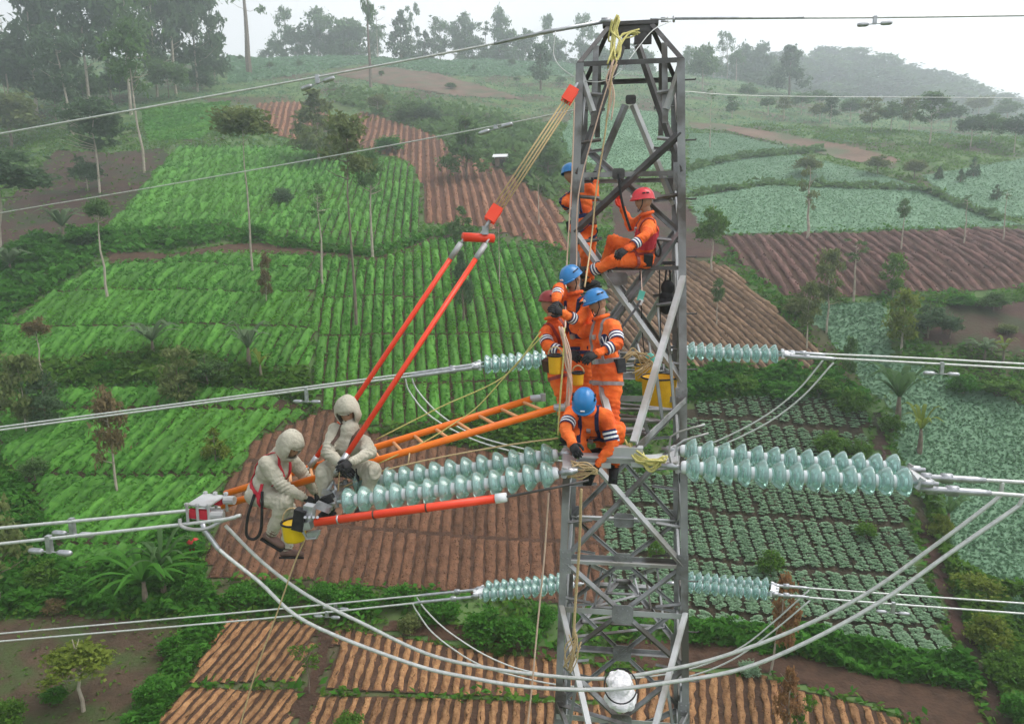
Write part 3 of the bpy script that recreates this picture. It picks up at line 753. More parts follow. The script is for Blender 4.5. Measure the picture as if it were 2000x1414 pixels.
# ================================================================ TREES
def crown_proto(kind, seed):
    """leaf cloud in a unit box: x, y in -.5..+.5, z 0..1; returns mesh"""
    rg = np.random.default_rng(seed)
    P = []
    if kind == 'euc':      # tall open crown of separate tufts
        for i in range(26):
            t = rg.uniform(.02, 1) ** .8
            rr = .42 * math.sin(PI * min(1, .12 + .8 * t)) ** .7
            w = rg.uniform(0, 6.28); q = rr * rg.uniform(.3, 1)
            c = np.array([q * math.cos(w), q * math.sin(w), .05 + .9 * t])
            r = rg.uniform(.09, .17)
            P.append(c + rg.normal(size=(56, 3)) * np.array([r, r, r * .55]) * .6)
        sz, asp, dr = .05, 2.2, .6
    elif kind == 'wisp':   # sparse
        for i in range(13):
            t = rg.uniform(.05, 1)
            w = rg.uniform(0, 6.28); q = rg.uniform(.05, .42)
            c = np.array([q * math.cos(w), q * math.sin(w), t])
            r = rg.uniform(.07, .14)
            P.append(c + rg.normal(size=(40, 3)) * np.array([r, r, r * .5]) * .6)
        sz, asp, dr = .05, 2.2, .6
    elif kind == 'round':
        for i in range(34):
            d = rg.normal(size=3); d /= np.linalg.norm(d)
            d[2] = abs(d[2]) * 1.0 - .25 * rg.random()
            c = np.array([0, 0, .36]) + d * np.array([.38, .38, .5]) * rg.uniform(.55, 1)
            r = rg.uniform(.10, .17)
            P.append(c + rg.normal(size=(60, 3)) * np.array([r, r, r * .75]) * .55)
        sz, asp, dr = .055, 1.6, .2
    elif kind == 'cone':
        for i in range(34):
            t = rg.uniform(0, 1) ** 1.3
            rr = .44 * (1 - t) ** .75 + .03
            w = rg.uniform(0, 6.28); q = rr * rg.uniform(.45, 1)
            c = np.array([q * math.cos(w), q * math.sin(w), .04 + .92 * t])
            r = .06 + .09 * (1 - t)
            P.append(c + rg.normal(size=(50, 3)) * np.array([r, r, r * .7]) * .55)
        sz, asp, dr = .055, 1.8, .4
    elif kind == 'column':
        for i in range(30):
            t = rg.uniform(0, 1)
            rr = .40 * (math.sin(PI * (.1 + .85 * t)) ** .5)
            w = rg.uniform(0, 6.28); q = rr * rg.uniform(.3, 1)
            c = np.array([q * math.cos(w), q * math.sin(w), .04 + .92 * t])
            r = rg.uniform(.10, .16)
            P.append(c + rg.normal(size=(48, 3)) * np.array([r, r, r * .5]) * .6)
        sz, asp, dr = .06, 1.8, .3
    P = np.concatenate(P)
    P[:, 2] = P[:, 2].clip(-.03, 1.04)
    V, F = leaf_quads(P, sz, .2, dr, rg, asp)
    return np_mesh('crown', V, F, LF['mid'])
PROTO = {}
for k_, nv in (('euc', 4), ('wisp', 3), ('round', 4), ('cone', 3), ('column', 3)):
    PROTO[k_] = [crown_proto(k_, 100 + i * 7 + len(k_)) for i in range(nv)]
_tc = [0]
def tree(name, label, x, by, ty, cby, w, kind='euc', leaf='dark', bark='bark', lean=0, tw=None, group=None, base=None, d=None, cat='tree'):
    """px position x, base by, top ty, crown bottom cby, crown width w (photo pixels)"""
    if base is None: base = hit1(x - lean, by)
    zc = (base - CAM).dot(_f)
    m = zc / FPX
    H = max(.5, (by - ty) * m / math.cos(PITCH) * .985)
    ch = max(.3, (cby - ty) * m)
    cw = w * m * 1.22
    root = thing(name, base, label, cat, group)
    lx = lean * m
    top = Vector((lx * RH[0], lx * RH[1], H))
    r0 = tw * m * .38 if tw else max(.05, min(.4, H * .011))
    mb = MB()
    n = 7
    wob = [Vector((random.uniform(-1, 1), random.uniform(-1, 1), 0)) * min(r0, .13) * 1.1 for _ in range(n)]
    pts = [top * (i / (n - 1)) * .96 + (wob[i] if 0 < i < n - 1 else Vector()) for i in range(n)]
    pts[0] = pts[0] - Vector((0, 0, .3))
    mb.tube(pts, [r0 * (1.15 - .95 * i / (n - 1)) for i in range(n)], 6)
    for i in range(7):
        t = random.uniform(0, .75)
        a = Vector((lx * RH[0], lx * RH[1], 0)) * (1 - ch / H * (1 - t)) + Vector((0, 0, H - ch + ch * t * .9))
        wv = random.uniform(0, 6.28); l = cw * random.uniform(.22, .42)
        e = a + Vector((math.cos(wv) * l, math.sin(wv) * l, ch * random.uniform(.06, .2)))
        rl = min(r0, .16); mb.tube([a, (a + e) / 2 + Vector((0, 0, -.02 * ch)), e], [rl * .42, rl * .3, rl * .12], 4)
    link('trunk', mb.mesh('trunk', MT[bark]), root)
    _tc[0] += 1
    me = PROTO[kind][_tc[0] % len(PROTO[kind])]
    c = link('crown', me, root)
    c.matrix_local = Matrix.Translation((lx * RH[0], lx * RH[1], H - ch)) @ Matrix.Rotation(random.uniform(0, 6.28), 4, 'Z') @ Matrix.Diagonal((cw, cw, ch, 1))
    c.material_slots[0].link = 'OBJECT'
    c.material_slots[0].material = LF[leaf]
    return root

G1 = 'tall eucalyptus trees of the grove at the upper left'
for (x, by, ty, cby, w, kd, lf, lb) in [
    (25, 235, 40, 190, 120, 'round', 'dark', 'dense dark tree at the left edge of the grove, its crown below the others'),
    (78, 225, -40, 170, 100, 'euc', 'dark', 'second tree from the left edge in the tall grove'),
    (128, 215, -70, 150, 110, 'euc', 'dark', 'tall tree with thin pale trunk near the left end of the grove'),
    (178, 232, -50, 140, 110, 'euc', 'dark', 'grove tree standing just behind the pale leaning trunk'),
    (222, 205, -20, 150, 90, 'euc', 'dark', 'mid grove tree with ragged crown against white sky'),
    (262, 225, -60, 120, 100, 'euc', 'mid', 'mid grove tree with several bare white stems below its crown'),
    (308, 190, -40, 150, 90, 'euc', 'dark', 'grove tree with sky gaps right of the bare white stems'),
    (345, 185, -70, 130, 95, 'euc', 'dark', 'tall dark grove tree third from the right end'),
    (385, 180, -30, 150, 90, 'euc', 'dark', 'dark grove tree second from its right end'),
    (418, 165, 5, 150, 70, 'column', 'dark', 'rightmost tree of the grove with a drooping dark crown against the sky')]:
    tree('eucalyptus_tree', lb, x, by, ty, cby, w, kd, lf, 'bark', random.uniform(-6, 6), None, G1)
for (x, by, ty, cby, w, kd, lf, lb) in [
    (50, 215, 95, 205, 90, 'round', 'dark', 'low dark tree filling the grove edge at the far left'),
    (110, 240, 120, 225, 80, 'round', 'dark', 'low bushy tree under the left grove trunks'),
    (165, 215, 120, 205, 80, 'round', 'mid', 'yellowish bushy tree at the foot of the grove'),
    (235, 200, 120, 195, 70, 'round', 'dark', 'low dark tree between the grove trunks'),
    (330, 195, 110, 185, 80, 'round', 'mid', 'pale green bushy tree low in the right half of the grove'),
    (395, 178, 100, 170, 60, 'column', 'dark', 'low dark tree under the right end of the grove')]:
    tree('bushy_tree', lb, x, by, ty, cby, w, kd, lf, 'bark2', 0, None, 'low trees at the foot of the grove')
for a in [
    ('tall_tree', 'very tall bare brown trunk rising past the top edge beside the grove', 487, 145, -70, 40, 80, 'wisp', 'mid', 'bark2', 0, 15),
    ('eucalyptus_tree', 'slim tree with long pale trunk standing in the meadow below the grove', 270, 340, 60, 195, 85, 'euc', 'mid', 'bark', -12, 7),
    ('eucalyptus_tree', 'tree with a leaning pale trunk below the left part of the grove', 122, 265, 60, 180, 90, 'euc', 'dark', 'bark', -22, 7),
    ('small_tree', 'small dark tree alone on the skyline right of the tall bare trunk', 516, 80, 35, 72, 26, 'column', 'dark', 'bark', 0, 3),
    ('eucalyptus_tree', 'hazy skyline tree with leaning crown left of a wide clump', 578, 95, 5, 60, 50, 'wisp', 'mid', 'bark', 0, 4),
    ('eucalyptus_tree', 'low hazy bush tree at the left foot of the skyline clump', 558, 92, 45, 88, 32, 'round', 'mid', 'bark', 0, 3),
    ('eucalyptus_tree', 'tall hazy tree touching the top edge in the skyline clump', 625, 95, -25, 60, 60, 'euc', 'mid', 'bark', 0, 5),
    ('eucalyptus_tree', 'broad hazy tree at the right of the skyline clump', 682, 98, -5, 85, 84, 'euc', 'mid', 'bark', 0, 5),
    ('eucalyptus_tree', 'hazy leafy tree low in the middle of the skyline clump', 655, 98, 35, 92, 60, 'round', 'mid', 'bark', 0, 5),
    ('tall_tree', 'very tall slender pole like tree rising past the top edge at the red bare strip', 724, 172, -60, 60, 26, 'column', 'mid', 'bark2', 0, 8),
    ('conifer_tree', 'hazy conical tree on the skyline right of the slender pole tree', 784, 118, 25, 108, 52, 'cone', 'dark', 'bark2', 0, 5),
    ('conifer_tree', 'narrow columnar hazy tree on the skyline', 830, 95, 12, 90, 20, 'column', 'dark', 'bark2', 0, 4),
    ('tall_tree', 'thin bare pole tree with a tiny tuft at the top edge', 848, 102, -8, 4, 18, 'wisp', 'mid', 'bark', 0, 3),
    ('eucalyptus_tree', 'small round crowned tree on a thin stem left of the skyline clump near the tower', 897, 90, 20, 48, 26, 'round', 'mid', 'bark', 0, 3),
    ('eucalyptus_tree', 'low round hazy tree under the small stemmed crown', 905, 92, 48, 88, 44, 'round', 'mid', 'bark', 0, 3),
    ('eucalyptus_tree', 'round hazy tree beside a lower one left of the tower', 930, 88, 46, 86, 38, 'round', 'mid', 'bark', 0, 3),
    ('eucalyptus_tree', 'hazy tree with cauliflower crown left of the tallest one near the tower', 960, 82, 18, 72, 46, 'round', 'mid', 'bark', 0, 4),
    ('eucalyptus_tree', 'tallest of the hazy skyline trees left of the tower', 990, 84, -8, 74, 56, 'euc', 'mid', 'bark', 0, 4),
    ('small_tree', 'tiny round tree on the skyline left of the tower', 1016, 76, 40, 70, 20, 'round', 'mid', 'bark', 0, 3),
    ('small_tree', 'tiny dark round tree nearest the bare gap left of the tower', 1042, 80, 46, 74, 26, 'round', 'dark', 'bark', 0, 3),
    ('conifer_tree', 'broad triangular hazy tree left of the tower top', 1088, 95, 25, 88, 48, 'cone', 'mid', 'bark', 0, 4),
    ('eucalyptus_tree', 'hazy dark upright tree on the slope left of the tower head', 1056, 178, 90, 165, 44, 'column', 'dark', 'bark2', 0, 6),
    ('eucalyptus_tree', 'round hazy crown just left of the tower peak', 1170, 70, -8, 50, 50, 'round', 'mid', 'bark', 0, 4),
    ('conifer_tree', 'hazy tree behind the left side of the tower peak', 1222, 62, 4, 56, 44, 'cone', 'mid', 'bark', 0, 4),
    ('eucalyptus_tree', 'hazy tree behind the right side of the tower peak', 1256, 66, 0, 56, 48, 'euc', 'mid', 'bark', 0, 4),
    ('small_tree', 'pale oval tree on the skyline just right of the tower peak', 1335, 100, 52, 86, 28, 'round', 'mid', 'bark', 0, 3),
    ('eucalyptus_tree', 'hazy tree with two humps right of the tower head', 1394, 140, 64, 120, 44, 'round', 'mid', 'bark', 0, 4),
    ('eucalyptus_tree', 'hazy green tree on the slope right of the tower shoulder', 1372, 178, 85, 165, 56, 'round', 'mid', 'bark', 0, 4),
    ('small_tree', 'slim tree in front of the big skyline clump at right', 1437, 160, 96, 136, 30, 'round', 'mid', 'bark', 0, 3),
    ('eucalyptus_tree', 'left tree of the big dark skyline clump right of the tower', 1452, 140, 40, 130, 56, 'euc', 'dark', 'bark2', 0, 6),
    ('eucalyptus_tree', 'right tree of the big dark skyline clump right of the tower', 1487, 138, 34, 130, 52, 'column', 'dark', 'bark2', 0, 6),
    ('eucalyptus_tree', 'low dark tree filling the foot of the big skyline clump', 1468, 142, 70, 138, 84, 'round', 'dark', 'bark2', 0, 6),
    ('conifer_tree', 'broad conical dark tree right of the big skyline clump', 1541, 186, 90, 176, 76, 'cone', 'dark', 'bark2', 0, 6),
    ('eucalyptus_tree', 'hazy round tree beside the broad conical tree', 1520, 130, 70, 126, 44, 'round', 'mid', 'bark', 0, 4),
    ('eucalyptus_tree', 'hazy dark rounded tree on the slope below the far ridge', 1640, 186, 148, 178, 48, 'round', 'dark', 'bark', 0, 4),
    ('eucalyptus_tree', 'bushy hazy tree above the right fields', 1830, 205, 155, 185, 44, 'round', 'dark', 'bark', 0, 4),
    ('eucalyptus_tree', 'tree with thin pale trunk among the hazy right slope woods', 1815, 285, 185, 245, 60, 'euc', 'mid', 'bark', 0, 4),
    # mid distance, left
    ('broad_tree', 'broad dark tree with pale trunk at the left edge above the bare soil', 22, 520, 288, 395, 165, 'round', 'dark', 'bark', 16, 9),
    ('broad_tree', 'dark bushy tree cut by the left edge below the grove', 22, 290, 165, 280, 120, 'round', 'olive', 'bark2', 0, 7),
    ('broad_tree', 'dark spreading tree with thin trunk left of the upper green field', 195, 378, 198, 305, 120, 'euc', 'dark', 'bark', 0, 6),
    ('small_tree', 'bushy low tree under the spreading one on the bare soil', 172, 375, 300, 370, 56, 'round', 'dark', 'bark', 0, 4),
    ('slim_tree', 'slim tree with small round crown and long pale trunk on the left', 206, 590, 384, 440, 48, 'round', 'mid', 'bark', -6, 7),
    ('broad_tree', 'dome crowned tree with long thin trunk on the upper green field', 492, 538, 206, 296, 108, 'round', 'olive', 'bark', -2, 6),
    ('broad_tree', 'olive tree crown high on the slope in front of the red furrows', 622, 320, 180, 292, 108, 'cone', 'olive', 'bark', 0, 6),
    ('tall_tree', 'tall tree with dark drooping crown and long trunk over the main green field', 694, 645, 238, 360, 96, 'euc', 'olive', 'bark2', -2, 8),
    ('slim_tree', 'slim tree with pale trunk and thin crown right of the drooping one', 728, 512, 300, 390, 56, 'euc', 'mid', 'bark', 0, 7),
    ('slim_tree', 'slim pale trunk with faint crown in the middle of the upper green field', 630, 565, 370, 432, 50, 'wisp', 'mid', 'bark', 0, 6),
    ('bushy_tree', 'dark green conical tree on the red furrows beside the white hut', 912, 352, 228, 340, 88, 'cone', 'mid', 'bark2', 0, 6),
    ('bushy_tree', 'pale leafy tree in front of the red bare ground left of the tackle ropes', 738, 225, 182, 215, 40, 'round', 'olive', 'bark', 0, 3),
    ('bushy_tree', 'tree standing at the right edge of the red furrows behind the tackle', 1070, 345, 265, 335, 60, 'round', 'mid', 'bark2', 0, 4),
    ('conifer_tree', 'dark slender conifer standing alone in the main green field', 905, 635, 490, 600, 42, 'cone', 'dark', 'bark2', 0, 6),
    ('bushy_tree', 'bushy low tree on the bank above the red spreader bar', 900, 470, 405, 465, 52, 'cone', 'mid', 'bark2', 0, 4),
    ('small_tree', 'thin reddish sapling at the top of the main green field', 522, 600, 496, 580, 26, 'column', 'brown', 'bark', 0, 3),
    ('slim_tree', 'thin bare sapling rising from the main field left of the workers', 975, 560, 440, 470, 14, 'wisp', 'mid', 'bark', 0, 3),
    ('slim_tree', 'thin bare sapling on the red furrows nearest the tower', 1052, 440, 330, 370, 18, 'wisp', 'mid', 'bark', 0, 3),
    ('round_bush', 'round dark bush alone in the upper green field', 553, 402, 364, 400, 40, 'round', 'dark', 'bark2', 0, 3),
    ('small_tree', 'brown crowned small tree at the left side of the main green field', 82, 752, 616, 672, 46, 'round', 'brown', 'bark', -2, 5),
    ('conifer_tree', 'yellowish brown upright tree near the left edge', 52, 850, 694, 835, 78, 'column', 'olive', 'bark', 0, 5),
    ('conifer_tree', 'dark green young tree right of the yellowish one', 92, 842, 730, 830, 66, 'column', 'dark', 'bark2', 0, 5),
    ('conifer_tree', 'upright dull green tree on the leafy strip across the left fields', 352, 795, 684, 788, 66, 'column', 'olive', 'bark2', 0, 5),
    ('bushy_tree', 'dark bushy tree joined to the upright dull green one', 405, 762, 690, 756, 72, 'round', 'mid', 'bark2', 0, 5),
    ('slim_tree', 'brownish ragged tree with pale trunk in the lower left field', 222, 966, 756, 912, 66, 'euc', 'brown', 'bark', -8, 7),
    ('small_tree', 'small dark green tree low in the left field', 70, 945, 886, 938, 50, 'round', 'mid', 'bark2', 0, 4),
    ('small_tree', 'yellow green shrub at the right edge of the lower left field', 422, 905, 834, 895, 48, 'cone', 'yellow', 'bark2', 0, 4),
    ('young_tree', 'bright yellow green tree with pale trunk on the fallow field', 158, 1396, 1236, 1335, 116, 'round', 'yellow', 'bark', -6, 10),
    ('round_bush', 'small dark bush on the fallow field beside the yellow green tree', 108, 1378, 1338, 1376, 44, 'round', 'bush', 'bark2', 0, 4),
    ('young_tree', 'green bushy tree cut by the bottom left corner', 22, 1440, 1348, 1436, 60, 'round', 'weed', 'bark2', 0, 6),
    ('sapling', 'sparse sapling on the path between the pale ridges', 604, 1362, 1262, 1312, 50, 'wisp', 'weed', 'bark2', 0, 4),
    ('broad_tree', 'large dark tree cut by the left edge above the palm', 2, 1195, 945, 1150, 110, 'round', 'olive', 'bark2', 0, 9),
    # mid distance, right
    ('young_tree', 'leafy green tree with pale trunk just right of the tower leg', 1390, 534, 396, 492, 60, 'round', 'weed', 'bark', 0, 5),
    ('sapling', 'thin sapling on the tan furrows right of the tower', 1400, 640, 545, 592, 24, 'column', 'mid', 'bark', 0, 3),
    ('slim_tree', 'slim tree with scruffy crown on the pale field right of the tower', 1576, 468, 325, 412, 36, 'wisp', 'olive', 'bark', 0, 7),
    ('young_tree', 'loose yellowish tree with slender trunk over the small blue green plot', 1614, 652, 488, 596, 50, 'column', 'olive', 'bark', 0, 5),
    ('young_tree', 'loose tree leaning left of the slender yellowish one', 1575, 690, 555, 640, 44, 'column', 'olive', 'bark', 0, 4),
    ('slim_tree', 'slim tree with white trunk in front of the purplish furrows', 1667, 590, 470, 515, 40, 'wisp', 'mid', 'bark', 0, 6),
    ('young_tree', 'green upright tree at the lower edge of the purplish furrows', 1744, 582, 496, 574, 46, 'column', 'weed', 'bark', 0, 5),
    ('young_tree', 'bright yellow green upright tree beside the dark bush on the right', 1760, 695, 570, 672, 62, 'column', 'yellow', 'bark', 0, 6),
    ('round_bush', 'large dark bush right of the bright yellow green tree', 1812, 668, 590, 664, 66, 'round', 'dark', 'bark2', 0, 5),
    ('round_bush', 'smaller dark bush right of the large dark one', 1855, 668, 612, 664, 40, 'round', 'dark', 'bark2', 0, 4),
    ('round_bush', 'dark bush at the top of the bare purplish soil', 1940, 612, 566, 608, 54, 'round', 'mid', 'bark2', 0, 4),
    ('slim_tree', 'thin bare white trunk at the far right of the purplish furrows', 1958, 474, 372, 392, 16, 'wisp', 'mid', 'bark', 0, 4),
    ('slim_tree', 'thin bare trunk second from the right on the purplish furrows', 1882, 482, 385, 402, 16, 'wisp', 'mid', 'bark', 0, 4),
    ('slim_tree', 'thin sapling with tuft in the middle of the purplish furrows', 1760, 490, 392, 430, 22, 'column', 'mid', 'bark', 0, 4),
    ('slim_tree', 'thin pale pole tree in the teal field right of the tower', 1387, 290, 175, 200, 16, 'wisp', 'mid', 'bark', 0, 3),
    ('bushy_tree', 'dull bush on the pale field behind the scruffy slim tree', 1575, 345, 300, 340, 50, 'round', 'olive', 'bark2', 0, 3),
    ('bushy_tree', 'olive bush at the end of the bare reddish strip', 1715, 340, 300, 335, 44, 'round', 'olive', 'bark2', 0, 3),
    ('small_tree', 'small yellowish tree right of the bare reddish strip', 1785, 352, 308, 345, 46, 'round', 'olive', 'bark2', 0, 3),
    ('conifer_tree', 'tallest little dark conifer on the far right plot', 1902, 348, 310, 345, 22, 'cone', 'dark', 'bark2', 0, 3),
    ('conifer_tree', 'little dark conifer left of the tallest one on the far right plot', 1834, 352, 326, 349, 16, 'cone', 'dark', 'bark2', 0, 3),
    ('conifer_tree', 'little dark conifer between two others on the far right plot', 1876, 358, 332, 355, 16, 'cone', 'dark', 'bark2', 0, 3),
    ('conifer_tree', 'little dark conifer low on the far right plot', 1946, 392, 362, 389, 20, 'cone', 'dark', 'bark2', 0, 3),
    ('dead_tree', 'dead rust brown conical tree in front of the cabbage field', 1530, 1320, 1112, 1265, 50, 'column', 'rust', 'bark', 28, 6),
    ('dead_tree', 'withered brown shrubby tree at the foot of the dead rust tree', 1538, 1440, 1288, 1400, 52, 'cone', 'rust', 'bark', 0, 5),
    ('small_tree', 'small olive tree inside the cabbage field left of the dead tree', 1505, 1135, 1066, 1130, 48, 'round', 'weed', 'bark2', 0, 4),
    ('small_tree', 'small olive tree inside the cabbage field on the right', 1690, 1062, 1014, 1058, 38, 'round', 'weed', 'bark2', 0, 4),
    ('small_tree', 'yellow green shrub above the long right insulators', 1622, 905, 838, 900, 62, 'round', 'weed', 'bark2', 0, 4),
    ('small_tree', 'second yellow green shrub beside the dirt path', 1680, 905, 850, 900, 44, 'round', 'weed', 'bark2', 0, 4),
    ('small_tree', 'slim yellowish shrub among the cabbages seen through the tower', 1282, 1108, 1058, 1104, 30, 'column', 'weed', 'bark2', 0, 4),
    ('sapling', 'leafy sapling at the bottom edge beside the withered brown shrub', 1566, 1440, 1345, 1420, 46, 'wisp', 'weed', 'bark2', 0, 4),
    ('conifer_tree', 'slender dark tree right of the far upper insulators', 1658, 745, 660, 738, 26, 'column', 'mid', 'bark2', 0, 3)]:
    tree(*a[:10], lean=a[10], tw=a[11])
G4 = 'hazy trees scattered over the wooded upper right slope'
for (x, by, h, w, kd, lf, lb) in [
    (1500, 225, 40, 30, 'round', 'mid', 'small tree at the left end of the hazy slope wood'),
    (1530, 235, 45, 26, 'euc', 'olive', 'slim olive tree near the left end of the hazy slope wood'),
    (1565, 225, 46, 44, 'round', 'mid', 'round tree above the bare strip in the hazy slope wood'),
    (1600, 240, 40, 40, 'round', 'olive', 'brownish tree above the bare strip'),
    (1622, 250, 60, 36, 'euc', 'dark', 'dark upright tree above the middle of the bare strip'),
    (1660, 240, 52, 46, 'round', 'mid', 'leafy tree in the middle of the hazy slope wood'),
    (1700, 262, 70, 44, 'euc', 'olive', 'ragged olive tree above the green plot'),
    (1740, 258, 62, 48, 'round', 'mid', 'round tree right of the ragged olive one'),
    (1775, 262, 70, 40, 'euc', 'olive', 'tall thin tree left of the pale trunk in the slope wood'),
    (1855, 262, 66, 60, 'round', 'dark', 'dark round tree right of the pale trunk in the slope wood'),
    (1895, 290, 70, 50, 'round', 'dark', 'dark tree standing lower at the right of the slope wood'),
    (1935, 285, 66, 60, 'round', 'mid', 'wide tree near the right edge of the slope wood'),
    (1980, 300, 80, 60, 'round', 'dark', 'dark tree at the right edge of the picture above the far plot'),
    (1965, 250, 60, 50, 'round', 'mid', 'hazy tree behind the one at the right edge'),
    (1910, 235, 50, 50, 'round', 'olive', 'brownish round tree high at the right of the slope wood'),
    (1600, 215, 40, 40, 'round', 'mid', 'pale round tree under the far ridge'),
    (1430, 230, 40, 30, 'column', 'mid', 'slim hazy tree left of the slope wood'),
    (1460, 205, 44, 36, 'round', 'mid', 'hazy round tree under the big skyline clump'),
    (1985, 215, 40, 46, 'round', 'mid', 'topmost hazy tree at the right edge'),
    (1945, 205, 32, 40, 'round', 'dark', 'low round tree left of the topmost one at the right edge')]:
    tree('hillside_tree', lb, x, by, by - h, by - h * .28, w, kd, lf, 'bark', 0, 3, G4)
G7 = 'pale misty trees lined along the crest'
for i, x in enumerate(np.arange(545, 1300, 27)):
    x = float(x) + random.uniform(-8, 8)
    if 745 < x < 770 or 862 < x < 885: continue
    by = float(np.interp(x, [540, 760, 1000, 1300], [96, 112, 98, 110])) + random.uniform(-4, 6)
    h = random.uniform(45, 105)
    tree('misty_tree', 'pale misty tree in the broken line along the crest between the grove and the tower', x, by, by - h, by - h * random.uniform(.08, .3), random.uniform(26, 50), random.choice(('round', 'euc', 'euc', 'cone')), 'mid', 'bark', 0, 3, G7)
for i, x in enumerate((560, 592, 612, 640, 668, 700, 742, 806, 860, 908, 945, 972, 1004, 1030, 1068, 1108, 1140, 1350, 1380, 1412, 1425, 1510)):
    x = float(x) + random.uniform(-5, 5)
    by = float(np.interp(x, [540, 760, 1000, 1300, 1520], [100, 112, 100, 112, 150])) + random.uniform(-4, 8)
    h = random.uniform(75, 135)
    tree('misty_tree', 'tall slim misty tree with bare lower trunk among those along the crest', x, by, by - h, by - h * random.uniform(.3, .5), random.uniform(24, 38), random.choice(('euc', 'wisp', 'euc')), 'mid', 'bark', 0, 3, 'tall slim misty trees along the crest')
G5 = 'little bushes on the hazy meadow under the skyline'
for (x, by, h, w) in [(470, 120, 14, 12), (527, 134, 14, 12), (585, 132, 16, 12), (620, 108, 20, 26), (545, 108, 18, 24), (700, 112, 12, 14), (745, 150, 12, 12), (820, 108, 16, 30), (870, 120, 12, 18), (925, 140, 14, 10), (1000, 130, 16, 16), (1030, 118, 16, 22), (1095, 165, 18, 20), (955, 108, 14, 20), (1010, 160, 10, 16), (880, 175, 14, 20)]:
    tree('meadow_bush', 'small dark bush dotted on the hazy meadow under the skyline', x, by, by - h, by - 1, w, 'round', 'mid', 'bark2', 0, 2, G5, None, None, 'bush')
# trees on the far ridge
G6 = 'trees closing ranks along the far ridge'
ridge_top = lambda x: float(np.interp(x, [1340, 1440, 1520, 1560, 1590, 1632, 1680, 1720, 1775, 1830, 1870, 1910, 1960, 2010, 2080], [120, 110, 102, 100, 96, 88, 96, 116, 122, 136, 146, 176, 184, 196, 215]))
for row, d in enumerate((394, 376, 358, 340, 322)):
    for x in np.arange(1345 + row * 9, 2090, 30 + row * 2):
        x = x + random.uniform(-6, 6)
        p = at_dist(x, np.interp((x - 1000) / 1480, sx, crest) + 14, 390)
        base = p + Vector((FH[0], FH[1], 0)) * (d - 390) - Vector((0, 0, hdrop(d) + .5))
        hgt = (at_dist(x, ridge_top(x), 390).z - p.z) * random.uniform(.85, 1.35)
        if row: hgt = max(hgt, 9) * random.uniform(.9, 1.1)
        pxh = max(hgt, 6) * FPX / d
        tree('ridge_tree', 'round hazy blue tree among the unbroken row on the far ridge at right', x, pxh, 0, pxh * .85, random.uniform(50, 84), random.choice(('round', 'round', 'column')), random.choice(('dark', 'mid', 'dark')), 'bark2', 0, 3, G6, base)

# bushes and bananas
def bush(label, x, by, w, h, leaf='bush', group=None):
    base = hit1(x, by)
    m = (base - CAM).dot(_f) / FPX
    _tc[0] += 1
    me = PROTO['round'][_tc[0] % 4]
    root = thing('bush', base, label, 'bush', group)
    c = link('foliage', me, root)
    c.matrix_local = Matrix.Translation((0, 0, -.12 * h * m)) @ Matrix.Rotation(random.uniform(0, 6.28), 4, 'Z') @ Matrix.Diagonal((w * m * 1.15, w * m * 1.15, h * m * 1.1, 1))
    c.material_slots[0].link = 'OBJECT'; c.material_slots[0].material = LF[leaf]
    mb = MB()
    for i in range(5):
        wv = i * 1.26 + random.uniform(-.3, .3)
        e = Vector((math.cos(wv) * w * m * .3, math.sin(wv) * w * m * .3, h * m * .6))
        mb.tube([Vector((0, 0, -.1)), e * .5 + Vector((0, 0, .1 * h * m)), e], [.03, .02, .008], 4)
    link('stem', mb.mesh('stem', MT['bark2']), root)
    return root
